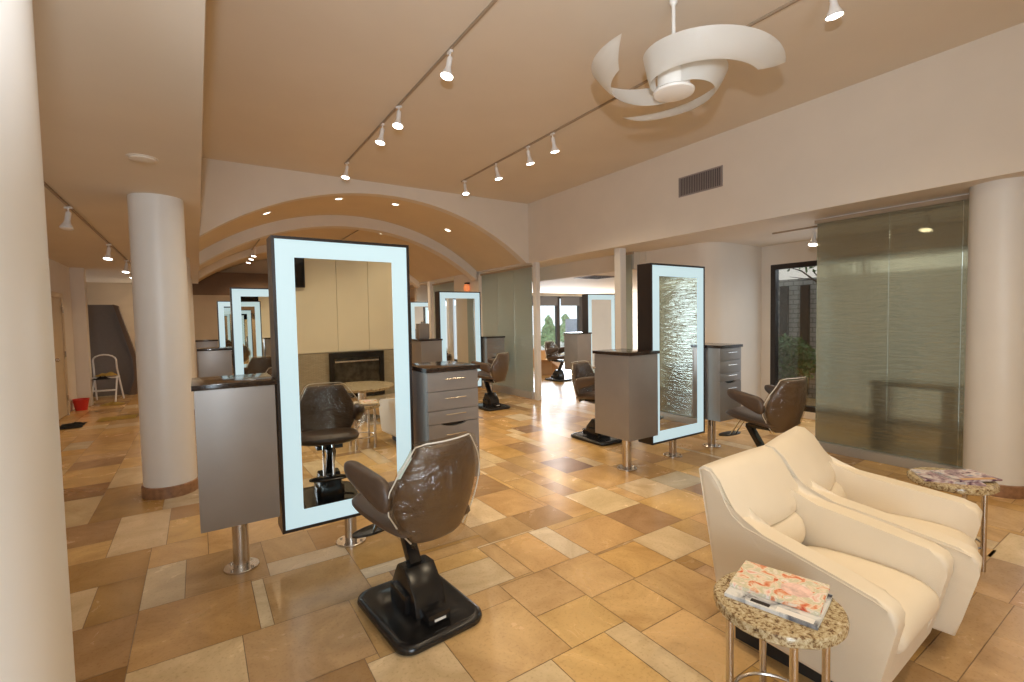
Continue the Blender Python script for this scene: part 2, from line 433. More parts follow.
# vaulted ceiling beyond
bm = B()
inner = arc_pts(XS-.02, 5.12, 40, -.04); outer = [(x, z+.12) for x, z in inner]
prism(bm, inner+outer[::-1], YA+.16, YE); struct('ceiling_vault', bm, M['vault'])
bm = B()
inner = arc_pts(XS, 5.1, 40, .16); outer = arc_pts(XS, 5.1, 40, -.04)
prism(bm, inner+outer[::-1], 9.1, 9.34); struct('trim_1', bm, M['paint'])
bm = B(); prism(bm, arc_pts(XS, 5.1, 40, .12)+arc_pts(XS, 5.1, 40, -.04)[::-1], 12.3, 12.5); struct('trim_2', bm, M['paint'])
# left / back / end walls
bm = B(); box(bm, XL-.2, XL, YB-.2, 12.0, 0, ZS); box(bm, -3.5, XL+.2, 12.0, 12.2, 0, ZS); struct('wall_left', bm, M['paint'])
bm = B(); box(bm, -3.5, 5.9, YE-.2, YE, 0, 3.6); struct('wall_end', bm, M['tan'])
bm = B(); box(bm, -3.4, -3.2, 12.2, 16, 0, ZS); struct('wall_alcove', bm, M['tan'])
bm = B(); box(bm, -.9, 2.4, YE-.5, YE-.2, 2.2, 2.95); struct('wall_bulkhead', bm, M['brownwall'])
bm = B(); box(bm, -.1, 1.0, 14.3, 14.4, 0, 2.25); struct('wall_screen', bm, M['tan'])
bm = B(); box(bm, XL-.2, -1.75, YB-.2, YB, 0, 3.6); box(bm, -.15, 7.4, YB-.2, YB, 0, 3.6); box(bm, -1.75, -.15, YB-.2, YB, 2.3, 3.6); struct('wall_back', bm, M['paint'])
# right wall: block between the salon and the side room, with rounded corner
bm = B()
pts = [(5.95, 5.25), (5.95, 4.35)]+[(6.25-.3*math.cos(a), 4.3-.3*math.sin(a)) for a in [R(q) for q in range(10, 90, 10)]]+[(6.25, 4.0), (7.4, 4.0), (7.4, 5.25)]
prism(bm, pts, 0, ZL, 'z'); struct('wall_rounded', bm, M['paint'])
bm = B(); box(bm, 7.4, 13, 5.05, 5.25, 0, 2.6); struct('wall_side', bm, M['paint'])
bm = B(); box(bm, 12.8, 13, 5.25, 13.2, 0, 2.6); struct('wall_east', bm, M['paint'])
# side-room window wall Y=13
bm = B(); box(bm, 5.3, 8.8, 13, 13.15, 0, 2.6); box(bm, 12.0, 13, 13, 13.15, 0, 2.6); box(bm, 8.8, 12.0, 13, 13.15, 2.26, 2.6); box(bm, 8.8, 12.0, 13, 13.15, 0, .12)
struct('wall_window_side', bm, M['paint'])
# window wall X=7.2
WY0, WY1 = .2, 3.86
bm = B(); box(bm, 7.2, 7.4, WY1, 4.0, 0, ZL); box(bm, 7.2, 7.4, YB, WY0, 0, ZL); box(bm, 7.2, 7.4, WY0, WY1, 2.23, ZL); box(bm, 7.2, 7.4, WY0, WY1, 0, .10)
struct('wall_window_right', bm, M['paint'])
bm = B(); box(bm, 7.18, 7.2, -.5, WY0, 0, .12); box(bm, 6.3, 7.2, 3.98, 4.0, 0, .12); struct('baseboard_right', bm, M['stonebase'])
bm = B(); box(bm, XW-.02, XW+.1, 9.12, 10.3, 0, .12); struct('baseboard_far', bm, M['stonebase'])
bm = B(); box(bm, XW, XW+.14, 9.1, 10.3, 0, ZL); struct('wall_partition', bm, M['paint'])
bm = B(); box(bm, 5.9, 6.05, 13.1, YE, 0, 2.6); struct('wall_far_right', bm, M['tan'])

# windows
def window(name, axis, plane, a0, a1, z0, z1, mulls, t=.05):
    root = thing(name, '', 'window'); root['kind'] = 'structure'
    del root['label']; del root['category']
    def bx(bm, p0, p1, q0, q1, y0, y1):
        if axis == 'x': box(bm, y0, y1, p0, p1, q0, q1)
        else: box(bm, p0, p1, y0, y1, q0, q1)
    bm = B()
    bx(bm, a0, a1, z1-t, z1, plane, plane+.1); bx(bm, a0, a1, z0, z0+t, plane, plane+.1)
    bx(bm, a0, a0+t, z0+t, z1-t, plane, plane+.1); bx(bm, a1-t, a1, z0+t, z1-t, plane, plane+.1)
    for m, w in mulls: bx(bm, m-w/2, m+w/2, z0+t, z1-t, plane, plane+.1)
    obj('window_frame', bm, M['frame'], root, smooth=False)
    bm = B(); bx(bm, a0+.02, a1-.02, z0+.02, z1-.02, plane+.045, plane+.055)
    obj('glass_pane', bm, M['pane'], root, smooth=False)
    return root
w1 = window('window_1', 'x', 7.2, WY0, WY1, .10, 2.23, [(2.65, .06), (1.4, .06)], .07)
w2 = window('window_2', 'y', 13.0, 8.8, 12.0, .12, 2.26, [(10.5, .14), (11.55, .22)], .08)
w3 = window('added_window', 'y', YB-.12, -1.75, -.15, 0, 2.3, [(-.95, .06)], .07)  # window added behind the camera to go with the column fill light
for a, b in ((8.9, 10.42), (10.58, 11.42)):
    bm = B(); box(bm, a, b, 12.93, 12.95, 1.93, 2.24); lathe(bm, [(.02, 0), (.02, b-a)], 10, xf=Matrix.Translation((a, 12.94, 2.24)) @ Matrix.Rotation(R(90), 4, 'Y'))
    obj('roller_shade', bm, M['shade'], w2, smooth=False)
# outside things
bm = B(); box(bm, 7.5, 40, -25, 40, -.4, -.2); o = struct('ground', bm, M['ground'])
bm = B(); box(bm, -25, 7.5, 16.4, 40, -.4, -.2); box(bm, -25, 7.5, -30, -2.8, -.4, -.2); struct('ground_north', bm, M['ground'])
bm = B(); box(bm, 9.0, 9.2, -3, 4.95, -.2, 2.12)
o = obj('garden_wall', bm, M['block'], smooth=False); tag(o, 'grey block garden wall outside the right window', 'wall')
for y, l in ((4.56, 'left dark vertical slot panel on the grey garden wall outside'), (4.20, 'right dark vertical slot panel on the grey garden wall outside')):
    bm = B(); box(bm, 8.94, 9.02, y-.07, y+.07, .05, 2.0, .01)
    for k in range(9): box(bm, 8.92, 8.95, y-.06, y+.06, .2+k*.2, .22+k*.2)
    o = obj('slot_panel', bm, M['black'], smooth=False); tag(o, l, 'panel', 'slot panels on the garden wall')
def blob(bm, c, r, seed, n=3, amp=.25):
    q = random.Random(seed)
    g = bmesh.ops.create_icosphere(bm, subdivisions=n, radius=1)
    for v in g['verts']:
        d = v.co.normalized(); k = 1+q.uniform(-amp, amp)
        v.co = Vector(c)+Vector((d.x*r[0], d.y*r[1], d.z*r[2]))*k
def leaves(bm, c, r, n, seed, s=.06):
    q = random.Random(seed)
    for _ in range(n):
        d = Vector((q.gauss(0, 1), q.gauss(0, 1), q.gauss(0, 1))).normalized()*q.uniform(.55, 1.05)
        p = Vector(c)+Vector((d.x*r[0], d.y*r[1], d.z*r[2]))
        a = Vector((q.gauss(0, 1), q.gauss(0, 1), q.gauss(0, 1))).normalized()*s; b = a.cross(Vector((q.gauss(0, 1), q.gauss(0, 1), q.gauss(0, 1))).normalized())
        bm.faces.new([bm.verts.new(p+w) for w in (a, b*.5, -a, -b*.5)])
t = thing('garden_shrub', 'leafy green shrub outside the right window', 'shrub', (8.05, 4.1, -.2))
bm = B(); leaves(bm, (0, 0, .92), (.35, .5, .42), 2600, 3, .05); obj('foliage', bm, M['leaf'], t, smooth=False)
bm = B()
for k in range(6): tube(bm, [(0, 0, 0), (.2*math.cos(k), .2*math.sin(k), .9)], [.02, .008], 6)
obj('stem', bm, M['bark'], t)
t = thing('garden_tree', 'bare dark tree leaning outside the right window', 'tree', (8.55, 3.35, -.2))
bm = B(); tube(bm, [(0, 0, 0), (.02, .05, 1.2), (-.05, .15, 2.2), (-.1, .5, 3.0), (-.1, .9, 3.6)], [.09, .07, .055, .04, .02], 8)
q = random.Random(5)
for k in range(14):
    z = 1.6+q.random()*1.6; y = .15+(z-2.2)*.5 if z > 2.2 else .12
    tube(bm, [(-.06, y, z), (-.06+q.uniform(-.3, .3), y+q.uniform(-.2, .5), z+q.uniform(.2, .5)), (q.uniform(-.6, .6), y+q.uniform(-.6, .8), z+q.uniform(.3, .8))], [.02, .012, .004], 5)
obj('trunk', bm, M['bark'], t)
bm = B(); leaves(bm, (0, .5, 3.1), (.9, 1.0, .7), 900, 9, .05); obj('foliage', bm, M['leaf'], t, smooth=False)
for i, (x, y, h, l) in enumerate(((15.5, 20.0, 1.5, 'green conifer seen through the left pane of the far window'), (19.0, 22.8, 1.6, 'green conifer seen through the second pane of the far window'), (13.6, 19.9, 1.2, 'green conifer at the left edge of the far window'))):
    t = thing('conifer_tree', l, 'tree', (x, y, -.2), 0, 'conifers outside the far window')
    bm = B(); lathe(bm, [(.5*(1-k/8)+.03+.08*(k % 2), .3+k*h/8) for k in range(9)], 14)
    for v in bm.verts: v.co += Vector((rnd.uniform(-.1, .1), rnd.uniform(-.1, .1), rnd.uniform(-.08, .08)))
    leaves(bm, (0, 0, h*.45), (.45, .45, h*.45), 500, i, .1)
    obj('foliage', bm, M['conifer'], t, smooth=False)
    bm = B(); lathe(bm, [(.1, 0), (.08, .6)], 10); obj('trunk', bm, M['bark'], t)
t = thing('sign_board', 'blue grey board standing outside the far window', 'board', (14.1, 16.5, -.1))
bm = B(); box(bm, -.35, .35, -.03, .03, .75, 1.55, .01); obj('board', bm, M['sign'], t)
for s in (-.3, .3):
    bm = B(); box(bm, s-.02, s+.02, -.02, .02, 0, .75); obj('post', bm, M['black'], t)

# door in left wall
t = thing('door_1', '', 'door'); t['kind'] = 'structure'; del t['label']; del t['category']
bm = B(); box(bm, XL, XL+.03, 10.0, 10.98, .02, 2.0, .004); obj('door_panel', bm, M['doorp'], t)
bm = B()
box(bm, XL, XL+.05, 9.92, 10.0, 0, 2.08); box(bm, XL, XL+.05, 10.98, 11.06, 0, 2.08); box(bm, XL, XL+.05, 10.0, 10.98, 2.0, 2.08); obj('door_frame', bm, M['doorp'], t)
for z in (.25, 1.0, 1.75):
    bm = B(); lathe(bm, [(.012, 0), (.012, .1)], 8, XL+.055, 10.95, z); obj('hinge', bm, M['steel'], t)
bm = B(); lathe(bm, [(.012, 0), (.012, .05), (.03, .06), (.03, .09), (.012, .1)], 12, xf=Matrix.Translation((XL+.03, 10.1, 1.0)) @ Matrix.Rotation(R(90), 4, 'Y')); obj('door_knob', bm, M['steel'], t)

# columns
for (x, y, h, l) in ((-.37, .9, ZS, 'large white round column at the left edge of the room'), (-.258, 5.27, ZS, 'white round column behind the left station with a brown base'),
                     (-.26, 9.65, ZS, 'round column farther down the left row, third from the camera'), (-.26, 14.0, ZS, 'round column at the far end of the left row'),
                     (5.5, 1.07, ZL, 'white round column at the right edge beside the glass partition')):
    t = thing('column', l, 'column', (x, y, 0)); t['kind'] = 'structure'
    bm = B(); lathe(bm, [(.2, .0), (.2, h)], 72); obj('shaft', bm, M['column'], t)
    bm = B(); lathe(bm, [(.214, 0), (.214, .095), (.2005, .1)], 72); obj('base_band', bm, M['stonebase'], t)
# pilasters
for (x0, x1, y0, y1, l) in ((XW, XW+.09, 7.0, 7.1, 'white square pilaster left of the opening to the side room'), (XW+.12, XW+.24, 5.05, 5.17, 'white square pilaster right of the opening to the side room'), (XW, XW+.14, 11.7, 11.86, 'narrow far pilaster at the end of the glass')):
    bm = B(); box(bm, x0, x1, y0, y1, 0, ZL, .004); o = obj('pilaster', bm, M['column']); o['kind'] = 'structure'; o['label'] = l

# glass partitions
def partition(label, x, panels, z0, z1, mat, kerb=True, th=.012, track=True):
    ys = [p for q in panels for p in q]
    t = thing('glass_partition', label, 'glass partition', (x, 0, 0))
    for a, b in panels:
        bm = B(); box(bm, -th/2, th/2, a+.0015, b-.0015, z0, z1); obj('glass_panel', bm, mat, t)
    if kerb:
        bm = B(); box(bm, -.05, .05, min(ys)-.02, max(ys)+.02, 0, z0+.01, .004); obj('floor_channel', bm, M['kerb'], t)
    if track:
        bm = B(); box(bm, -.025, .025, min(ys)-.02, max(ys)+.02, z1-.01, z1+.03, .003); obj('ceiling_track', bm, M['rail'], t)
    return t
gp = partition('tall ribbed glass partition standing beside the right round column', 5.66, [(.9, 1.345), (1.346, 1.88), (1.881, 2.53)], .085, ZL-.045, M['artglass'])
partition('milky glass panels between arch corner and far wall', XW+.05, [(7.2, 7.8), (7.805, 8.4), (8.405, 9.05)], .12, ZL-.06, M['milkglass'])
partition('stacked glass panels parked at the right pilaster', 5.75, [(5.26, 5.6)], .05, ZL-.03, M['milkglass'])
partition('small far glass panel near the orange wall lamp', XW+.05, [(10.35, 11.6)], .1, ZL-.1, M['milkglass'])

# ------------------------------------------------------------------ mirrors
def make_mirror(label):
    t = thing('lighted_mirror', label, 'mirror', group='tall lit station mirrors')
    w, z0, z1, d = .435, .2, 2.03, .09
    bm = B()
    for s in (-1, 1):
        box(bm, s*w-.018 if s > 0 else -w, s*w if s > 0 else -w+.018, -d, d, z0, z1)
    box(bm, -w+.018, w-.018, -d, d, z0, z0+.018); box(bm, -w+.018, w-.018, -d, d, z1-.018, z1)
    box(bm, -w+.018, w-.018, -.01, .01, z0+.018, z1-.018)
    obj('box_frame', bm, M['frame'], t, smooth=False)
    bd = .108
    for s in (-1, 1):
        y = s*(d-.006)
        ya, yb = min(y, y-s*.006), max(y, y-s*.006)
        bm = B()
        a, b, c, e = -w+.018, w-.018, z0+.018, z1-.018
        box(bm, a, a+bd, ya, yb, c, e); box(bm, b-bd, b, ya, yb, c, e)
        box(bm, a+bd, b-bd, ya, yb, c, c+bd); box(bm, a+bd, b-bd, ya, yb, e-bd, e)
        obj('lit_border', bm, M['lit'], t, smooth=False)
        bm = B(); box(bm, a+bd, b-bd, ya+.001, yb-.001, c+bd, e-bd); obj('mirror_glass', bm, M['mirror'], t, smooth=False)
    bm = B(); lathe(bm, [(.04, 0), (.04, z0+.002)], 32); pd = obj('pedestal', bm, M['steel'], t)
    flange(pd)
    return t
def flange(parent):
    bm = B(); lathe(bm, [(.098, 0), (.098, .010), (.095, .013), (.042, .013)], 40)
    for k in range(4):
        a = PI/4+k*PI/2; lathe(bm, [(.009, .012), (.009, .02), (.004, .022)], 10, .075*math.cos(a), .075*math.sin(a))
    obj('flange', bm, M['steel'], parent)
ML = {(.82, 3.3): 'nearest tall lit mirror, reflecting the brown chair', (4.215, 3.3): 'tall lit mirror between two cabinets at the right station',
      (.85, 8.05): 'lit mirror above the left station counter, behind the nearest mirror', (4.13, 8.1): 'lit mirror beside the glass panels under the arch',
      (.82, 12.6): 'farthest lit mirror at the left, behind another lit mirror', (5.4, 12.75): 'far lit mirror mostly hidden behind the central mirror', (7.75, 8.1): 'lit mirror in the side room seen through the opening'}
m0 = None
for (x, y), l in ML.items():
    if m0 is None: m0 = make_mirror(l); m0.location = (x, y, 0)
    else: dup(m0, (x, y, 0), 0, l)

bpy.context.view_layer.update()
m0.rotation_euler = (R(.5), 0, R(1.0))

# ------------------------------------------------------------------ cabinets
def make_cabinet(label, side_silver=True):
    """front (drawers) faces -y; pedestal at origin"""
    t = thing('station_cabinet', label, 'cabinet', group='grey station cabinets on steel posts')
    w, y0, y1, z0, z1 = .2, -.235, .22, .345, 1.14
    bm = B(); box(bm, -w, w, y0+.02, y1, z0, z1, .002); obj('body', bm, M['laminate'], t)
    bm = B(); box(bm, -w-.011, w+.011, y0-.015, y1+.015, z1, z1+.03, .003); obj('countertop', bm, M['counter'], t)
    zs = [z1-.004, z1-.14, z1-.275, z1-.37]
    for a, b in zip(zs, zs[1:]):
        bm = B(); box(bm, -w+.002, w-.002, y0, y0+.02, b+.004, a, .002); d = obj('drawer', bm, M['laminate'], t)
        bm = B(); zz = (a+b)/2+.02; tube(bm, [(-.075, y0-.018, zz), (.085, y0-.018, zz)], .004, 8)
        for x in (-.06, .07): tube(bm, [(x, y0, zz), (x, y0-.018, zz)], .003, 6)
        obj('handle', bm, M['chrome'], d)
    # lower door with curved finger scoop
    top = zs[-1]
    pts = [(-w+.002, z0), (w-.002, z0), (w-.002, top)]
    for k in range(9):
        a = k/8; pts.append((.10-.2*a, top-.022*math.sin(PI*a)**.6 if 0 < a < 1 else top))
    pts.append((-w+.002, top))
    bm = B(); prism(bm, pts, y0, y0+.02); d = obj('door', bm, M['laminate'], t, smooth=False)
    bm = B(); box(bm, -.1, .1, y0+.0195, y0+.0205, top-.03, top+.003); obj('finger_recess', bm, M['black'], d, smooth=False)
    bm = B(); zz = top-.075; tube(bm, [(-.075, y0-.018, zz), (.085, y0-.018, zz)], .004, 8)
    for x in (-.06, .07): tube(bm, [(x, y0, zz), (x, y0-.018, zz)], .003, 6)
    obj('handle', bm, M['chrome'], d)
    bm = B(); lathe(bm, [(.045, 0), (.045, z0+.001)], 32); pd = obj('pedestal', bm, M['steel'], t)
    flange(pd)
    return t
CAB = [(1.505, 3.29, 0, 'drawer cabinet just right of the nearest mirror, behind the brown chair'),
       (.168, 3.345, PI, 'grey cabinet with plain front just left of the nearest mirror'),
       (3.49, 3.28, PI, 'grey cabinet in front of the right mirror, its plain back facing us'),
       (4.875, 3.28, 0, 'drawer cabinet just right of the right station mirror'),
       (.19, 8.05, PI, 'grey cabinet seen beyond the left counter, behind the nearest cabinet'),
       (3.47, 8.1, PI, 'grey cabinet left of the mirror under the arch'),
       (4.80, 8.1, 0, 'drawer cabinet behind the chair beside the milky glass panels'),
       (.16, 12.6, PI, 'farthest grey cabinet at the left beside the farthest mirror'),
       (7.09, 8.1, PI, 'cabinet in the side room beside its lit mirror')]
c0 = None
for x, y, r, l in CAB:
    if c0 is None: c0 = make_cabinet(l); c0.location = (x, y, 0); c0.rotation_euler.z = r
    else: dup(c0, (x, y, 0), r, l)

# ------------------------------------------------------------------ styling chairs
def backgrid(off, wr, seed, nu=14, nv=12, th=.052):
    q = random.Random(seed); bm = B()
    def W(v):
        ks = [(0, .13), (.15, .185), (.35, .235), (.55, .242), (.75, .212), (.9, .175), (1, .15)]
        for (a, b), (c, d) in zip(ks, ks[1:]):
            if v <= c: return b+(d-b)*(v-a)/(c-a)
        return ks[-1][1]
    def P(u, v, side):
        w = W(v)+off; x = u*(w+(.05*math.sin(PI*min(1, v*.8+.2))*max(0, u)**2 if off else 0))
        z = .455-off*(v < .01)+.475*v+off*(v > .99)
        yc = -.205-.085*v-.03*math.sin(PI*v)
        y = yc+.155*(abs(x)/.27)**2.2*(1-.25*v)
        tt = th*(1-.35*abs(u)**3)
        n = Vector((-.55*(x/.27)*(abs(x)/.27)**.4, 1, .12)).normalized()
        d = (tt/2+off)*side
        k = q.uniform(-wr, wr)
        return Vector((x, y, z))+n*(d+k)
    F = [[bm.verts.new(P(-1+2*i/nu, j/nv, 1)) for i in range(nu+1)] for j in range(nv+1)]
    K = [[bm.verts.new(P(-1+2*i/nu, j/nv, -1)) for i in range(nu+1)] for j in range(nv+1)]
    for j in range(nv):
        for i in range(nu):
            bm.faces.new((F[j][i], F[j][i+1], F[j+1][i+1], F[j+1][i])); bm.faces.new((K[j][i], K[j+1][i], K[j+1][i+1], K[j][i+1]))
    for i in range(nu): bm.faces.new((F[nv][i], F[nv][i+1], K[nv][i+1], K[nv][i]))
    if off == 0:
        for i in range(nu): bm.faces.new((F[0][i+1], F[0][i], K[0][i], K[0][i+1]))
    for j in range(nv):
        bm.faces.new((F[j][0], F[j+1][0], K[j+1][0], K[j][0])); bm.faces.new((F[j+1][nu], F[j][nu], K[j][nu], K[j+1][nu]))
    return bm
def make_chair(label, sw):
    t = thing('styling_chair', label, 'styling chair', group='brown salon styling chairs')
    # base plate: rounded rectangle lofted
    bm = B(); rings = []
    for ins, z in ((.0, .004), (-.006, .018), (-.002, .034), (.012, .044), (.03, .046), (.045, .040), (.10, .052), (.16, .056)):
        a, b, r = .228-ins, .30-ins, max(.085-ins*.5, .02); ring = []
        for k in range(32):
            an = 2*PI*k/32+PI/32
            sx, sy = (1 if math.cos(an) > 0 else -1), (1 if math.sin(an) > 0 else -1)
            ring.append(bm.verts.new((sx*(a-r)+r*math.cos(an), sy*(b-r)+r*math.sin(an), z)))
        rings.append(ring)
    for p, q_ in zip(rings, rings[1:]):
        for i in range(32): bm.faces.new((p[i], p[(i+1) % 32], q_[(i+1) % 32], q_[i]))
    bm.faces.new(rings[0][::-1]); bm.faces.new(rings[-1])
    base = obj('base_plate', bm, M['black'], t, angle=50)
    bm = B()
    prism(bm, [(-.15, .05), (.13, .05), (.135, .13), (.06, .25), (-.03, .255), (-.13, .15)], -.085, .085, 'x', .014)
    box(bm, -.06, .06, -.23, -.13, .05, .10, .012)
    box(bm, -.11, .11, -.08, .10, .05, .15, .02)
    obj('lift_housing', bm, M['black'], base, angle=40)
    bm = B(); box(bm, -.03, .03, -.235, -.231, .065, .075); obj('rating_plate', bm, M['white'], base, smooth=False)
    # foot pump lever
    bm = B(); tube(bm, [(.05, .08, .09), (.12, .14, .08), (.17, .17, .075)], .009, 8); obj('lever', bm, M['black'], base)
    # lift arm
    def bar(bm, a, b, w, h):
        a, b = Vector(a), Vector(b); d = b-a; L = d.length
        rot = d.to_track_quat('Y', 'Z').to_matrix().to_4x4()
        box(bm, -w/2, w/2, 0, L, -h/2, h/2, .008, 2, xf=Matrix.Translation(a) @ rot)
    bm = B(); bar(bm, (0, -.02, .17), (0, .165, .455), .065, .05); bar(bm, (0, .18, .452), (0, -.14, .455), .07, .035); box(bm, -.1, .1, -.13, .12, .462, .494, .004)
    obj('lift_arm', bm, M['black'], t, angle=40)
    # seat
    bm = B(); nu, nv = 8, 8
    T, D = [], []
    for j in range(nv+1):
        v = j/nv; T.append([]); D.append([])
        for i in range(nu+1):
            u = -1+2*i/nu
            w = .235+.02*math.sin(PI*v)-(.03 if v == 1 else 0)-(.02 if v == 0 else 0)
            y = -.20+.52*v-.03*u*u*v
            zt = .575+.055*v-.02*(1-u*u)*math.sin(PI*v)-.03*abs(u)**6-(.035 if j in (0, nv) else 0)
            zb = .49+.04*v+.02*abs(u)**4+(.02 if j == nv else 0)
            T[-1].append(bm.verts.new((u*w, y, zt))); D[-1].append(bm.verts.new((u*w*.95, y-.01, zb)))
    for j in range(nv):
        for i in range(nu):
            bm.faces.new((T[j][i], T[j][i+1], T[j+1][i+1], T[j+1][i])); bm.faces.new((D[j][i], D[j+1][i], D[j+1][i+1], D[j][i+1]))
        bm.faces.new((T[j][0], T[j+1][0], D[j+1][0], D[j][0])); bm.faces.new((T[j+1][nu], T[j][nu], D[j][nu], D[j+1][nu]))
    for i in range(nu):
        bm.faces.new((T[0][i+1], T[0][i], D[0][i], D[0][i+1])); bm.faces.new((T[nv][i], T[nv][i+1], D[nv][i+1], D[nv][i]))
    obj('seat', bm, M['vinyl'], t, rot=(0, 0, sw), sub=1, angle=80)
    bk = obj('backrest', backgrid(0, 0, 1), M['vinyl'], t, rot=(0, 0, sw), sub=1, angle=80)
    obj('plastic_cover', backgrid(.012, .004, 5), M['plastic'], bk, angle=180, label='clear crinkled plastic sheet over the backrest')
    # cover rim: thin folded edge
    bm = B(); pts = []
    for s in (-1,):
        for j in range(0, 13):
            v = j/12
            ks = [(0, .13), (.15, .185), (.35, .235), (.55, .242), (.75, .212), (.9, .175), (1, .15)]
            for (a, b), (c, d) in zip(ks, ks[1:]):
                if v <= c: w = b+(d-b)*(v-a)/(c-a); break
            w += .014; yc = -.205-.085*v-.03*math.sin(PI*v)
            pts.append((w, yc+.155*(w/.27)**2.2*(1-.25*v), .455+.475*v))
    full = [(-a+.002, b, c) for a, b, c in pts]+[(x/6*.15, -.305+.155*(abs(x/6)*.15/.27)**2.2*.75, .945) for x in range(-5, 6)]+[(a+.05*math.sin(PI*min(1, (c-.455)/.475*.8+.2)), b, c) for a, b, c in pts[::-1]]
    tube(bm, full, .0035, 6); obj('cover_hem', bm, M['book'], bk, label='pale folded edge of the plastic cover')
    for s in (-1, 1):
        bm = B(); n = 8; rings = []
        for k in range(n+1):
            v = k/n; y = -.17+.38*v; z = .685+.10*v; x = s*(.248+.01*v)
            hw = .036+.006*math.sin(PI*v); hh = .088-.048*v
            if k in (0, n): hw *= .55; hh *= .55
            rings.append([bm.verts.new((x+hw*math.copysign(abs(math.cos(a))**.7, math.cos(a)), y, z+hh*math.copysign(abs(math.sin(a))**.7, math.sin(a)))) for a in [2*PI*(i+.5)/12 for i in range(12)]])
        for a, b in zip(rings, rings[1:]):
            for i in range(12): bm.faces.new((a[i], a[(i+1) % 12], b[(i+1) % 12], b[i]))
        bm.faces.new(rings[0][::-1]); bm.faces.new(rings[-1])
        obj('armrest', bm, M['vinyl'], t, rot=(0, 0, sw), sub=1, angle=80)
    # footrest
    bm = B(); lathe(bm, [(.06, -.012), (.075, -.006), (.075, .006), (.06, .012)], 24, xf=Matrix.Translation((0, .40, .315)) @ Matrix.Diagonal((1.9, .75, 1, 1)))
    fr = obj('footrest', bm, M['black'], t, rot=(0, 0, sw))
    bm = B()
    for x in (-.035, .035): tube(bm, [(x, .19, .52), (x, .25, .49), (x, .36, .32), (x, .42, .312)], .008, 8)
    obj('footrest_rods', bm, M['chrome'], fr)
    return t
def rechair(src, loc, rz, sw, label):
    c = dup(src, loc, rz, label)
    for ch in c.children:
        n = ch.name.split('.')[0]
        if n in ('seat', 'backrest', 'armrest', 'footrest'): ch.rotation_euler.z = sw
    return c
ch1 = make_chair('plastic-wrapped brown chair nearest the camera, before the first mirror', R(8)); ch1.location = (.895, 2.295, 0); ch1.rotation_euler.z = R(5)
rechair(ch1, (4.34, 2.36, 0), R(0), R(-8), 'brown chair between the right station and the cream armchairs')
rechair(ch1, (4.12, 6.95, 0), R(0), R(28), 'brown chair before the milky glass panels under the arch')
rechair(ch1, (4.08, 4.30, 0), R(180), R(12), 'plastic-wrapped chair half hidden behind the right station cabinet')
rechair(ch1, (7.25, 9.0, 0), R(180), R(15), 'plastic-wrapped chair in the side room by the far window')
rechair(ch1, (.85, 7.05, 0), R(0), R(10), 'brown chair in the second row behind the nearest mirror')
rechair(ch1, (.88, 11.6, 0), R(0), R(-15), 'farthest brown chair on the left, before the farthest mirror')

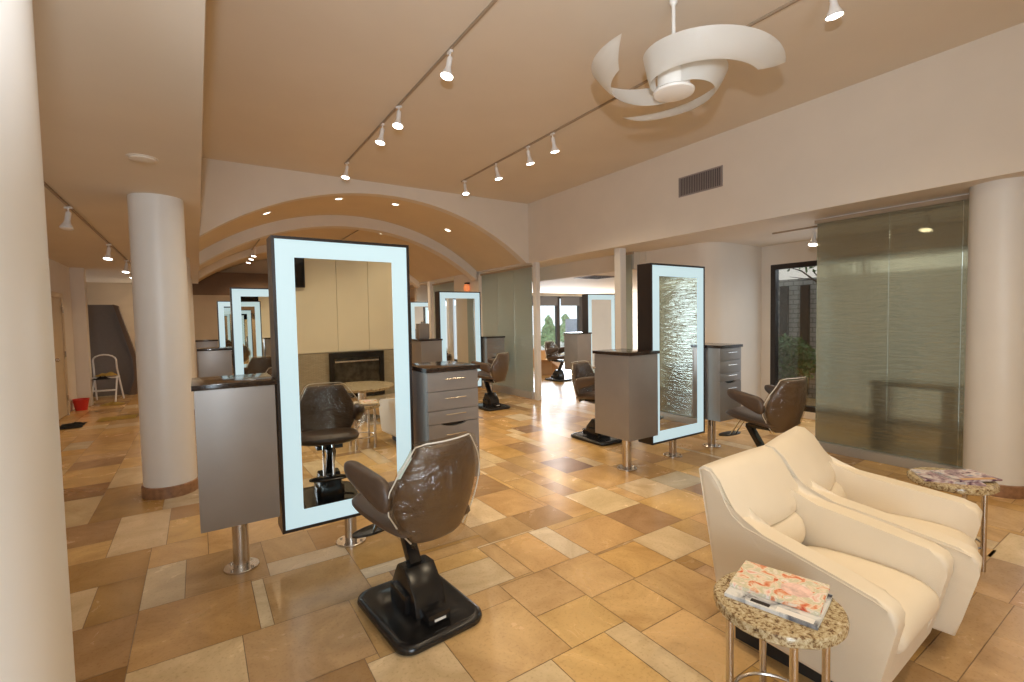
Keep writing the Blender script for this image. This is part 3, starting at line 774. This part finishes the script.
# ------------------------------------------------------------------ armchairs
def make_armchair(label):
    """faces -y"""
    t = thing('leather_armchair', label, 'armchair', group='cream leather armchairs side by side')
    def hw(y): return .28+.07*(.4-y)/.79      # half width, flaring to the front
    # outer side profile (y, z)
    prof = [(.28, .10), (.40, .765), (.375, .782), (.34, .775), (.30, .725), (.262, .655), (.225, .608), (.17, .578), (.08, .565), (-.05, .545), (-.20, .52), (-.33, .497), (-.375, .482), (-.395, .45), (-.39, .40), (-.345, .19), (-.325, .10)]
    for s in (-1, 1):
        bm = B(); A, C = [], []
        for y, z in prof:
            w = hw(y); th = .095 if y < .25 else .105
            A.append(bm.verts.new((s*w, y, z))); C.append(bm.verts.new((s*(w-th), y, z)))
        n = len(prof)
        f1 = bm.faces.new(A); f2 = bm.faces.new(C[::-1])
        for i in range(n): bm.faces.new((A[i], A[(i+1) % n], C[(i+1) % n], C[i]))
        es = [e for e in list(f1.edges)+list(f2.edges)]
        bmesh.ops.bevel(bm, geom=es, offset=.022, segments=4, profile=.6, affect='EDGES')
        obj('arm', bm, M['leather'], t, angle=50)
        bm = B()
        tube(bm, [(s*(hw(y)+.001), y*.985+.002, z-.011) for y, z in prof[1:13]], .0028, 6); obj('piping', bm, M['leather'], t.children[-1] if False else [c for c in t.children][-1])
    # back
    bm = B(); cs = [(.282, .12), (.403, .765), (.376, .788), (.335, .782), (.288, .738), (.244, .664), (.205, .612), (.176, .56), (.170, .52), (.20, .49), (.22, .12)]
    rows = []
    nx = 8
    for i in range(nx+1):
        u = -1+2*i/nx
        rows.append([bm.verts.new((u*(hw(y)-(.003 if k < 7 else .088)), y-.018*(1-u*u) if 2 < k < 9 else y, z+(.004*(1-u*u) if 0 < k < 4 else 0))) for k, (y, z) in enumerate(cs)])
    n = len(cs)
    for a, b in zip(rows, rows[1:]):
        for k in range(n): bm.faces.new((a[k], a[(k+1) % n], b[(k+1) % n], b[k]))
    bm.faces.new(rows[0][::-1]); bm.faces.new(rows[-1])
    obj('backrest', bm, M['leather'], t, angle=60)
    # lumbar roll
    bm = B(); rows = []
    cs = [(.20, .36), (.20, .505), (.175, .518), (.135, .505), (.105, .46), (.10, .41), (.115, .37)]
    for i in range(nx+1):
        u = -1+2*i/nx; k2 = 1-.25*abs(u)**8
        rows.append([bm.verts.new((u*(hw(y)-.088), .2+(y-.2)*(.9+.1*(1-u*u))*k2, z)) for y, z in cs])
    n = len(cs)
    for a, b in zip(rows, rows[1:]):
        for k in range(n): bm.faces.new((a[k], a[(k+1) % n], b[(k+1) % n], b[k]))
    bm.faces.new(rows[0][::-1]); bm.faces.new(rows[-1])
    obj('lumbar_cushion', bm, M['leather'], t, sub=1, angle=60)
    # seat cushion
    bm = B(); rows = []
    cs = [(.15, .24), (.15, .372), (.05, .388), (-.10, .395), (-.24, .39), (-.33, .375), (-.375, .345), (-.388, .30), (-.375, .255), (-.33, .24)]
    for i in range(nx+1):
        u = -1+2*i/nx
        rows.append([bm.verts.new((u*(hw(y)-.096), y, z-(.012*abs(u)**4 if z > .3 else 0))) for y, z in cs])
    n = len(cs)
    for a, b in zip(rows, rows[1:]):
        for k in range(n): bm.faces.new((a[k], a[(k+1) % n], b[(k+1) % n], b[k]))
    bm.faces.new(rows[0][::-1]); bm.faces.new(rows[-1])
    obj('seat_cushion', bm, M['leather'], t, sub=1, angle=60)
    # front rail and body
    bm = B(); pts = [(.275, .10), (.30, .25), (-.345, .25), (-.325, .10)]
    A = [[bm.verts.new((s*(hw(y)-.02), y, z)) for y, z in pts] for s in (-1, 1)]
    bm.faces.new(A[0][::-1]); bm.faces.new(A[1])
    for i in range(4): bm.faces.new((A[0][i], A[0][(i+1) % 4], A[1][(i+1) % 4], A[1][i]))
    obj('front_rail', bm, M['leather'], t, smooth=False)
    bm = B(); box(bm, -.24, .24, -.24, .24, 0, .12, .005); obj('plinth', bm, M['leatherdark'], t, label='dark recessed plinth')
    return t
a1 = make_armchair('cream leather armchair nearest the camera, beside the granite side table'); a1.location = (2.274, 1.01, 0); a1.rotation_euler.z = R(2)
a2 = dup(a1, (2.94, 1.053, 0), R(12.0), 'cream leather armchair farther right, between its twin and the far table'); a2.scale = (1.08, 1.1, 1)

# ------------------------------------------------------------------ side tables + magazines
def make_table(label):
    t = thing('side_table', label, 'side table', group='granite topped side tables')
    bm = B(); n = 64; q = random.Random(3); prof = [(.196, .463), (.204, .470), (.205, .492), (.200, .50)]
    rings = []
    jit = [q.uniform(-.002, .002) for _ in range(n)]
    for r, z in prof: rings.append([bm.verts.new(((r+jit[i])*math.cos(2*PI*i/n), (r+jit[i])*math.sin(2*PI*i/n), z)) for i in range(n)])
    for a, b in zip(rings, rings[1:]):
        for i in range(n): bm.faces.new((a[i], a[(i+1) % n], b[(i+1) % n], b[i]))
    bm.faces.new(rings[0][::-1]); bm.faces.new(rings[-1])
    obj('granite_top', bm, M['granite'], t, angle=40)
    for k in range(4):
        a = R(30)+k*PI/2
        bm = B(); lathe(bm, [(.013, 0), (.013, .463)], 16, .155*math.cos(a), .155*math.sin(a)); obj('leg', bm, M['steel'], t)
    bm = B(); tube(bm, [(.14*math.cos(2*PI*k/32), .14*math.sin(2*PI*k/32), .13) for k in range(32)], .006, 8, True); obj('stretcher_ring', bm, M['steel'], t)
    return t
t1 = make_table('round granite table nearest the camera, holding a floral magazine'); t1.location = (1.65, .855, 0); t1.rotation_euler.z = R(15)
dup(t1, (3.735, .915, 0), R(50), 'round granite table at right, behind the farther armchair')
def magazine(label, loc, rz, w, h, th, cover, group, patches=()):
    t = thing('magazine', label, 'magazine', loc, rz, group)
    bm = B(); box(bm, -w/2+.002, w/2-.002, -h/2+.002, h/2-.002, .001, th-.001); obj('pages', bm, M['book'], t, smooth=False)
    bm = B(); box(bm, -w/2, w/2, -h/2, h/2, th-.001, th+.0005); box(bm, -w/2, w/2, -h/2, h/2, 0, .001); box(bm, -w/2-.0005, -w/2+.001, -h/2, h/2, 0, th)
    obj('cover', bm, cover, t, smooth=False)
    for nm, m, x0, x1, y0, y1 in patches:
        bm = B(); box(bm, x0, x1, y0, y1, th+.0005, th+.001); obj(nm, bm, m, t, smooth=False)
    return t
magazine('grey and white magazine lying under the floral one on near table', (1.675, .865, .5), R(13), .235, .285, .012, M['greycover'], 'magazines on the near table', [('title_strip', M['white'], -.112, -.085, -.13, -.02), ('title_strip', M['black'], -.11, -.09, .0, .06)])
f = magazine('floral red and pink magazine on top of the near table', (1.715, .882, .513), R(15.5), .205, .28, .013, M['floralcover'], 'magazines on the near table')
bm = B()
for k in range(9):
    a = 2*PI*k/9; rr = .022
    lathe(bm, [(.024, .0135), (.02, .0142), (.004, .0146)], 12, -.005+rr*math.cos(a), -.055+rr*math.sin(a)*1.2)
obj('printed_flower', bm, M['pinkcover'], f)
magazine('white and purple magazine lying on the far granite table', (3.70, .93, .5), R(35), .21, .28, .01, M['mixcover'], 'magazines on the far table')
magazine('dark magazine lying crookedly on the far table pile', (3.785, .865, .5115), R(58), .19, .25, .009, M['mixcover'], 'magazines on the far table', [('title_strip', M['card'], -.09, -.06, -.1, .1)])

# ------------------------------------------------------------------ ceiling fan
def make_fan():
    t = thing('ceiling_fan', 'white sculptural ceiling fan with three spiral blades', 'ceiling fan', (2.72, 2.11, -.055))
    bm = B(); lathe(bm, [(.0, 3.025), (.10, 3.027), (.128, 3.037), (.132, 3.05), (.12, 3.062)], 48)
    obj('light_cap', bm, M['fan'], t)
    bm = B(); lathe(bm, [(.104, 3.066), (.104, 3.17), (.05, 3.22), (.03, 3.25)], 40); obj('motor_housing', bm, M['fan'], t)
    bm = B(); lathe(bm, [(.0125, 3.2), (.0125, 3.615)], 16); lathe(bm, [(.026, 3.65), (.026, 3.625), (.014, 3.605)], 24); obj('downrod', bm, M['fan'], t)
    for k in range(3):
        # end angles -28, 92, 212 degrees in a frame turned by -33.3
        end = R(-28+120*k-33.3); sweep = R(178)
        bm = B(); n = 48; up = []
        for i in range(n+1):
            s = i/n; a = end-sweep*(1-s)
            ri = .115+.385*s**1.2; w = .15+.045*s**.7; ti = R(88-62*s)
            row = []
            for m in range(7):
                f_ = m/6; r = ri+w*math.cos(ti)*f_; z = 3.065+w*math.sin(ti)*f_-.012*math.sin(PI*f_)
                aa = a+R(15)*f_*s**3; row.append(bm.verts.new((r*math.cos(aa), r*math.sin(aa), z)))
            up.append(row)
        for i in range(n):
            for m in range(6): bm.faces.new((up[i][m], up[i+1][m], up[i+1][m+1], up[i][m+1]))
        bmesh.ops.solidify(bm, geom=list(bm.faces), thickness=.007)
        obj('blade', bm, M['fan'], t, angle=50)
make_fan()

# ------------------------------------------------------------------ track lights
def rail(label, pts, z):
    bm = B(); (x0, y0), (x1, y1) = pts
    box(bm, min(x0, x1)-.009, max(x0, x1)+.009, min(y0, y1), max(y0, y1), z-.018, z, .002)
    o = obj('light_track', bm, M['rail']); tag(o, label, 'light track', 'ceiling light tracks'); return o
rail('left ceiling track above the nearest mirror', [(1.72, -1.0), (1.72, 6.55)], ZC)
rail('right ceiling track passing behind the fan', [(3.43, -1.0), (3.43, 6.52)], ZC)
rail('track under the low ceiling left of the columns', [(-.94, 3.0), (-.94, 12.0)], ZS)
rail('short track behind the right glass partition', [(6.1, .4), (6.1, 3.25)], ZL)
rail('left track under the vaulted ceiling', [(1.1, 9.8), (1.1, 13.5)], arcz(1.1)+.005)
rail('right track under the vaulted ceiling', [(2.9, 9.8), (2.9, 12.0)], arcz(2.9)+.02)
def make_head(label, lit=True):
    t = thing('track_spotlight', label, 'spotlight', group='white track spotlights')
    bm = B(); box(bm, -.012, .012, -.03, .03, -.018, 0, .003); lathe(bm, [(.006, -.05), (.006, -.018)], 10); obj('adapter', bm, M['white'], t)
    X = Matrix.Translation((0, 0, -.05)) @ Matrix.Rotation(R(12), 4, 'Y')
    bm = B(); lathe(bm, [(.019, 0), (.021, -.01), (.021, -.075), (.024, -.085)], 20, xf=X)
    for z in (-.03, -.045, -.06): lathe(bm, [(.0225, z), (.0225, z-.005)], 20, xf=X)
    obj('socket', bm, M['white'], t)
    bm = B(); lathe(bm, [(.022, -.08), (.028, -.105), (.046, -.14), (.05, -.152)], 24, xf=X); obj('reflector_bulb', bm, M['white'], t)
    bm = B(); lathe(bm, [(.049, -.150), (.046, -.158), (.025, -.165)], 24, xf=X); obj('bulb_face', bm, M['bulb'] if lit else M['white'], t)
    return t
HEADS = [
 (1.72, 3.41, ZC, 0, 'lit spotlight on left track, nearest the camera'), (1.72, 4.53, ZC, 40, 'second lit spotlight on left track, upper of a close pair'),
 (1.72, 5.02, ZC, 0, 'third lit spotlight on left track, lower of a close pair'), (1.72, 6.45, ZC, 20, 'last spotlight on left track, beside the arch wall'),
 (3.43, 4.30, ZC, 180, 'spotlight on right track, nearest of the four by the corner'), (3.43, 4.78, ZC, 180, 'second of four spotlights on right track near the corner'),
 (3.43, 5.52, ZC, 150, 'third of four spotlights on right track near the corner'), (3.43, 6.42, ZC, 90, 'last spotlight on right track, by the arch wall'),
 (3.43, 1.46, ZC, 180, 'spotlight right of the fan at the top edge'),
 (1.72, 1.2, ZC, 0, 'left track spotlight overhead, out of view'), (3.43, .2, ZC, 180, 'right track spotlight overhead, out of view'),
 (-.94, 5.9, ZS, 60, 'nearest spotlight on the left side track, beyond the big column'), (-.94, 8.3, ZS, 60, 'second spotlight on the left side track'),
 (-.94, 10.2, ZS, 60, 'third spotlight on the left side track'), (-.94, 11.4, ZS, 0, 'farthest spotlight on the left side track'),
 (6.1, 2.76, ZL, 0, 'spotlight at the left edge of the right glass partition'), (6.1, 1.72, ZL, 0, 'spotlight glowing through the middle of the right glass partition'),
 (1.1, 11.6, arcz(1.1)-.01, 0, 'nearest of three small spotlights under the vault'), (1.1, 12.2, arcz(1.1)-.01, 0, 'middle of three small spotlights under the vault'), (1.1, 12.9, arcz(1.1)-.01, 0, 'farthest of three small spotlights under the vault')]
HEADS = [h for h in HEADS if 'out of view' not in h[4]]
h0 = None
hu = make_head('unlit spotlight on the left side track, nearest beyond the big column', False); hu.location = (-.94, 5.9, ZS-.018); hu.rotation_euler.z = R(60)
HEADS = [h for h in HEADS if not h[4].startswith('nearest spotlight on the left side')]
for x, y, z, r, l in HEADS:
    if h0 is None: h0 = make_head(l); h0.location = (x, y, z-.018); h0.rotation_euler.z = R(r)
    else: dup(h0, (x, y, z-.018), R(r), l)
# downlights in vault
DL = [(.93, 8.0, 'leftmost recessed downlight in the near vault'), (1.92, 7.75, 'recessed downlight at the top of the near vault'), (2.85, 7.8, 'recessed downlight right of the vault top'), (4.0, 8.2, 'rightmost recessed downlight in the near vault'),
      (1.75, 10.2, 'left recessed downlight beyond the white rib'), (3.35, 10.1, 'right recessed downlight beyond the white rib')]
for x, y, l in DL:
    ang = math.asin((x-CX)/RAD)
    z = arcz(x)+.04
    t = thing('recessed_downlight', l, 'downlight', (x, y, z-.002), 0, 'recessed downlights in the vault'); t.rotation_euler = (0, ang, 0)
    bm = B(); lathe(bm, [(.075, 0), (.072, -.008), (.052, -.006), (.052, .0)], 28); obj('trim_ring', bm, M['white'], t)
    bm = B(); lathe(bm, [(.05, -.003), (.04, -.006), (.02, -.007)], 24); obj('bulb_face', bm, M['down'], t)
t = thing('smoke_detector', 'flat round detector on the low left ceiling', 'detector', (-.26, 4.05, ZS))
bm = B(); lathe(bm, [(.075, 0), (.075, -.012), (.05, -.02)], 32); obj('housing', bm, M['ceil'], t)
bm = B(); lathe(bm, [(.09, 0), (.09, -.004)], 32); obj('mounting_ring', bm, M['paint'], t)

# wall vent
t = thing('wall_vent', 'grey louvred air vent high on the right wall', 'vent', (XW, 3.62, 3.11))
bm = B()
box(bm, -.012, 0, -.30, .30, .105, .12); box(bm, -.012, 0, -.30, .30, -.12, -.105); box(bm, -.012, 0, -.30, -.285, -.105, .105); box(bm, -.012, 0, .285, .30, -.105, .105)
obj('vent_frame', bm, M['ventgrey'], t, smooth=False)
bm = B(); box(bm, -.003, -.001, -.285, .285, -.105, .105); obj('duct_back', bm, M['ventdark'], t, smooth=False)
bm = B()
for k in range(24): y = -.272+k*.0237; box(bm, -.011, -.004, y-.004, y+.004, -.105, .105)
obj('louvres', bm, M['ventgrey'], t, smooth=False)
t = thing('ceiling_vent', 'grey square vent in the side room ceiling', 'vent', (7.05, 7.45, 2.35))
bm = B(); box(bm, -.33, .33, -.33, .33, -.012, 0, .003)
obj('vent_frame', bm, M['ventgrey'], t)
bm = B()
for k in range(10): box(bm, -.3, .3, -.29+k*.06, -.27+k*.06, -.016, -.012)
obj('louvres', bm, M['ventdark'], t, smooth=False)
# orange lamp
t = thing('wall_lamp', 'small orange glowing lamp on the wall past the glass panels', 'lamp', (XW-.06, 9.55, 2.22))
bm = B(); lathe(bm, [(.02, -.08), (.055, -.07), (.07, 0), (.055, .07), (.03, .08)], 20); obj('glass_shade', bm, M['orange'], t)
bm = B(); box(bm, -.03, .06, -.05, .05, .08, .12, .01); obj('bracket', bm, M['frame'], t)
bm = B(); lathe(bm, [(.0, -.05), (.10, -.035), (.13, .02), (.12, .05)], 24, -1.05, 15.2, 1.95); lathe(bm, [(.01, .05), (.01, .65)], 8, -1.05, 15.2, 1.95)
o = obj('pendant_lamp', bm, M['down']); tag(o, 'small glowing pendant lamp beyond the grey slanted panel', 'lamp')

# ------------------------------------------------------------------ far left: ladder chair, bucket, gray slanted panel
bm = B(); prism(bm, [(-2.6, 0), (-1.32, 0), (-1.2, .35), (-1.22, .8), (-1.50, 1.98), (-2.6, 1.98)], 13.5, 13.9); struct('wall_stair', bm, M['greypanel'], smooth=False)
bm = B(); prism(bm, [(-1.32, 0), (-1.18, .0), (-1.12, .6), (-1.16, .85), (-1.42, 1.95), (-1.5, 1.98), (-1.22, .8), (-1.2, .35)], 13.3, 13.5); struct('trim_3', bm, M['brownwall'], smooth=False)
t = thing('step_stool', 'white folding step stool with rounded top rail at far left', 'step stool', (-1.56, 12.4, 0), R(-10)); t.scale = (1.15, 1.1, 1.08)
def tb(bm, p, r=.013): tube(bm, p, r, 8)
bm = B()
hoop = [(-.19, .14, .03), (-.17, .02, .45), (-.16, -.02, .62)]+[(-.16+.16*(1-math.cos(a)), -.04-.03*math.sin(a), .78+.1*math.sin(a)) for a in [PI*k/8 for k in range(9)]]+[(.16, -.02, .62), (.17, .02, .45), (.19, .14, .03)]
tb(bm, hoop); obj('hoop_frame', bm, M['white'], t)
for s in (-1, 1):
    bm = B(); tb(bm, [(s*.15, .0, .48), (s*.17, -.22, .02)]); obj('leg', bm, M['white'], t)
bm = B(); box(bm, -.17, .17, -.16, .08, .45, .475, .008); obj('seat', bm, M['white'], t)
bm = B(); box(bm, -.16, .16, -.22, -.08, .22, .24, .006); obj('step', bm, M['white'], t)
def rag(name, label, loc, w, d, m, seed, h=.04, rz=0, drape=0, cat='cloth'):
    q = random.Random(seed); bm = B(); n = 12
    g = [[bm.verts.new(((i/n-.5)*w+q.uniform(-.01, .01), (j/n-.5)*d+q.uniform(-.01, .01), .008+abs(q.gauss(0, 1))*h*.4*math.sin(PI*i/n)*math.sin(PI*j/n)-(drape*max(0, abs(j/n-.5)*2-.6)))) for i in range(n+1)] for j in range(n+1)]
    for j in range(n):
        for i in range(n): bm.faces.new((g[j][i], g[j][i+1], g[j+1][i+1], g[j+1][i]))
    bmesh.ops.solidify(bm, geom=list(bm.faces), thickness=.006)
    o = obj(name, bm, m, loc=loc, rot=(0, 0, rz), sub=1, angle=180); tag(o, label, cat); return o
rag('rag', 'yellow rag on the seat of the step stool', (-1.55, 12.33, .528), .36, .26, M['cloth_y'], 2, .12)
rag('rag', 'black rag hanging on the step stool under the yellow one', (-1.60, 12.10, .475), .30, .14, M['cloth_b'], 4, .12)
t = thing('bucket', 'red plastic bucket on the floor beside the step stool', 'bucket', (-1.82, 11.5, 0))
bm = B(); lathe(bm, [(.085, 0), (.115, .19), (.122, .195), (.122, .205), (.11, .205), (.08, .012)], 32); obj('pail', bm, M['red'], t)
bm = B(); tube(bm, [(.12*math.cos(a), .12*math.sin(a)*.4-.1, .19-.02*math.sin(a)) for a in [PI*k/10 for k in range(11)]], .003, 6); obj('handle', bm, M['steel'], t)
rag('rag', 'crumpled black cloth on the floor at far left', (-1.66, 9.7, 0.0), .3, .5, M['cloth_b'], 6, .10)
rag('rag', 'mustard floor cloth spread out near the left column', (-1.15, 10.05, 0.0), .5, .4, M['cloth_y'], 8, .02)
rag('rag', 'crumpled cloth between bucket and stool', (-1.42, 11.9, 0.0), .35, .3, M['cloth_y'], 9, .08)

# ------------------------------------------------------------------ side room clutter
def carton(label, loc, rz, w, d, h, flaps):
    t = thing('cardboard_box', label, 'box', loc, rz, 'cardboard boxes in the side room')
    bm = B(); th = .006
    box(bm, -w/2, w/2, -d/2, -d/2+th, 0, h); box(bm, -w/2, w/2, d/2-th, d/2, 0, h); box(bm, -w/2, -w/2+th, -d/2+th, d/2-th, 0, h); box(bm, w/2-th, w/2, -d/2+th, d/2-th, 0, h); box(bm, -w/2, w/2, -d/2, d/2, 0, th)
    obj('box_body', bm, M['card'], t, smooth=False)
    for (sx, sy, an) in flaps:
        bm = B(); L = (w if sy else d)
        X = Matrix.Translation((sx*w/2, sy*d/2, h)) @ Matrix.Rotation(math.atan2(sy, sx), 4, 'Z') @ Matrix.Rotation(-R(an), 4, 'Y')
        box(bm, 0, .22, -L/2, L/2, -th/2, th/2, xf=X); obj('flap', bm, M['card'], t, smooth=False)
    return t
carton('open cardboard box on its flaps on the side room floor', (7.95, 10.35, 0), R(35), .62, .45, .33, [(0, -1, -35), (1, 0, -40), (-1, 0, 20)])
carton('closed looking cardboard box behind the open one', (8.75, 12.1, 0), R(10), .6, .5, .5, [(0, 1, 60)])
# dark stone table behind right glass
t = thing('stone_table', 'dark green stone table seen through the right glass partition', 'table', (6.35, 1.85, 0))
bm = B(); box(bm, -.2, .2, -.36, .36, .70, .75, .006); obj('tabletop', bm, M['darktable'], t)
for s in (-1, 1):
    bm = B(); box(bm, -.17, .17, s*.30-.05, s*.30+.05, 0, .70, .004); obj('slab_leg', bm, M['darktable'], t)
# brown dispenser on far cabinet
bm = B(); box(bm, -.1, .1, -.08, .08, 0, .28, .02); lathe(bm, [(.03, .28), (.03, .31), (.01, .33)], 16)
o = obj('dispenser', bm, M['laminate'], loc=(3.40, 8.1, 1.171)); tag(o, 'small brown dispenser standing on the cabinet under the arch', 'dispenser')

# ------------------------------------------------------------------ behind the camera: fireplace wall (seen in the mirror)
px = [.1, 1.3, 2.31, 2.88, 3.9, 5.15]
for a, b in zip(px, px[1:]):
    bm = B(); box(bm, a+.003, b-.003, YB, YB+.04, .87, 3.58, .002)
    o = obj('wall_panel', bm, M['panelwhite'], smooth=False); o['kind'] = 'structure'
bm = B(); box(bm, .1, 5.15, YB, YB+.03, 0, .86); struct('trim_4', bm, M['striptile'], smooth=False)
t = thing('fireplace', 'black framed glass fireplace reflected in the nearest mirror', 'fireplace', (2.64, YB+.03, -.03))
bm = B(); box(bm, -.5, .5, 0, .05, .78, .88); box(bm, -.5, .5, 0, .05, .05, .13); box(bm, -.5, -.42, 0, .05, .13, .78); box(bm, .42, .5, 0, .05, .13, .78); obj('surround', bm, M['black'], t, smooth=False)
bm = B(); box(bm, -.42, .42, .0, .012, .13, .78); obj('glass_front', bm, M['fireglass'], t, smooth=False)
bm = B(); box(bm, -.4, .4, .02, .04, .70, .73); obj('hood', bm, M['steel'], t, smooth=False)
t = thing('wall_television', 'black television on the panelled wall, reflected in the nearest mirror', 'television', (1.22, YB+.04, 2.33))
bm = B(); box(bm, -.55, .55, .02, .07, -.32, .32, .008); obj('casing', bm, M['black'], t)
bm = B(); box(bm, -.53, .53, .07, .072, -.29, .30); obj('screen', bm, M['screen'], t, smooth=False)
bm = B(); box(bm, -.1, .1, 0, .02, -.1, .1); obj('bracket', bm, M['black'], t, smooth=False)
t = thing('coffee_table', 'large round granite table reflected in the nearest mirror', 'coffee table', (2.12, -.6, 0))
bm = B(); lathe(bm, [(.45, .46), (.462, .467), (.462, .493), (.455, .5)], 72); obj('granite_top', bm, M['granite'], t)
bm = B(); lathe(bm, [(.25, 0), (.25, .02), (.06, .03), (.06, .44), (.2, .46)], 40); obj('pedestal', bm, M['steel'], t)

# ------------------------------------------------------------------ lights
def spot(loc, energy, col_, size, blend=.6, rad=.04, target=None, name='lamp'):
    l = bpy.data.lights.new(name, 'SPOT'); l.energy = energy; l.color = col_; l.spot_size = R(size); l.spot_blend = blend; l.shadow_soft_size = rad
    o = bpy.data.objects.new(name, l); col.objects.link(o); o.location = loc
    d = Vector(target)-Vector(loc) if target else Vector((0, 0, -1))
    o.rotation_euler = d.to_track_quat('-Z', 'Y').to_euler()
    return o
WARM = (1, .81, .55)
def dirof(h):
    x, y, z, r, l = h; return Vector((-math.sin(R(12))*math.cos(R(r)), -math.sin(R(12))*math.sin(R(r)), -1))
for h in HEADS:
    x, y, z, r, l = h
    p = Vector((x, y, z-.24)); d = dirof(h)
    e = 58 if z > 3.5 else 32
    if 'nearest spotlight on the left side' in l: e = 0
    if e: spot(p, e if x > 0 else 15, WARM if x > 0 else (1, .72, .42), 125, .7, .05, p+d, 'track_lamp')
for x, y in ((1.72, 1.3), (3.43, -.1), (1.72, -.9), (3.43, -1.4), (3.43, 2.9)): spot((x, y, ZC-.24), 80 if y < 0 else 50, WARM, 125, .7, .05, None, 'track_lamp')
for x, y, l in DL: spot((x, y, arcz(x)-.03), 48, (1, .74, .44), 140, .6, .05, None, 'down_or_fill_lamp')
for x, y, z in ((2.5, 13.8, 3.2), (4.2, 12.2, 2.9), (1.5, 14.6, 3.0)): spot((x, y, z), 75, (1, .76, .5), 150, .6, .1, None, 'down_or_fill_lamp')
for x, y in ((6.2, 2.9), (6.5, .8)): spot((x, y, 2.48), 16, WARM, 140, .6, .05, None, 'down_or_fill_lamp')
for x, y in ((6.6, 8.3), (6.6, 6.4)): spot((x, y, 2.3), 55, (1, .9, .75), 165, .6, .05, None, 'down_or_fill_lamp')  # added lamps with no fixtures, to backlight the milky glass panels
for x, y in ((8, 7), (10, 9), (7, 11)): spot((x, y, 2.3), 34, (1, .85, .68), 150, .6, .05, None, 'down_or_fill_lamp')
p = bpy.data.lights.new('lamp', 'POINT'); p.energy = 7; p.color = (1, .75, .5); p.shadow_soft_size = .12
o = bpy.data.objects.new('pendant_light', p); col.objects.link(o); o.location = (-1.05, 15.0, 1.8)
# camera flash on a bracket above the lens, tilted upwards
spot((-.02, -.05, 1.95), 345, (.90, .95, 1.0), 130, 1.0, .03, (1.9, 2.6, 3.5), 'camera_flash')
# daylight through the openings (area lights in the window reveals; the rear one is added)
def area(loc, rot, sx, sy, e, c, name):
    l = bpy.data.lights.new(name, 'AREA'); l.shape = 'RECTANGLE'; l.size = sx; l.size_y = sy; l.energy = e; l.color = c
    o = bpy.data.objects.new(name, l); col.objects.link(o); o.location = loc; o.rotation_euler = rot
    return o
DAY = (.80, .90, 1.0)
area((10.3, 12.88, 1.1), (R(-90), 0, 0), 3.0, 1.9, 330, DAY, 'window_daylight')
area((7.15, 2.0, 1.2), (0, R(90), 0), 2.0, 3.4, 20, DAY, 'window_daylight')
area((-.95, YB+.02, 1.2), (R(90), 0, 0), 1.5, 2.1, 125, (.74, .88, 1), 'added_column_fill')  # added fill behind the camera, aimed to whiten the near column

# world: pale overcast sky
w = bpy.data.worlds.new('World'); scene.world = w; w.use_nodes = True
bg = w.node_tree.nodes['Background']; bg.inputs['Color'].default_value = (.86, .93, 1, 1); bg.inputs['Strength'].default_value = 2.3

# ------------------------------------------------------------------ camera
cd = bpy.data.cameras.new('camera'); cam = bpy.data.objects.new('camera', cd); col.objects.link(cam)
f, yaw, pit, rol = 477.164, .58197, -.04605, -.01941
cd.sensor_width = 36; cd.lens = 36*f/1024; cd.clip_start = .05; cd.clip_end = 200
F = Vector((math.sin(yaw)*math.cos(pit), math.cos(yaw)*math.cos(pit), math.sin(pit)))
Rv = Vector((math.cos(yaw), -math.sin(yaw), 0)); U = Rv.cross(F)
R2 = math.cos(rol)*Rv+math.sin(rol)*U; U2 = -math.sin(rol)*Rv+math.cos(rol)*U
mat = Matrix((R2, U2, -F)).transposed().to_4x4(); mat.translation = Vector((0, 0, 1.5))
cam.matrix_world = mat
scene.camera = cam
scene.view_settings.view_transform = 'Standard'; scene.view_settings.look = 'None'
scene.view_settings.exposure = -.27; scene.view_settings.gamma = 1; scene.view_settings.use_curve_mapping = False
scene.cycles.use_denoising = True
scene.cycles.max_bounces = 10; scene.cycles.diffuse_bounces = 5; scene.cycles.glossy_bounces = 6; scene.cycles.transparent_max_bounces = 12
scene.cycles.sample_clamp_indirect = 6
scene.cycles.caustics_reflective = False; scene.cycles.caustics_refractive = False
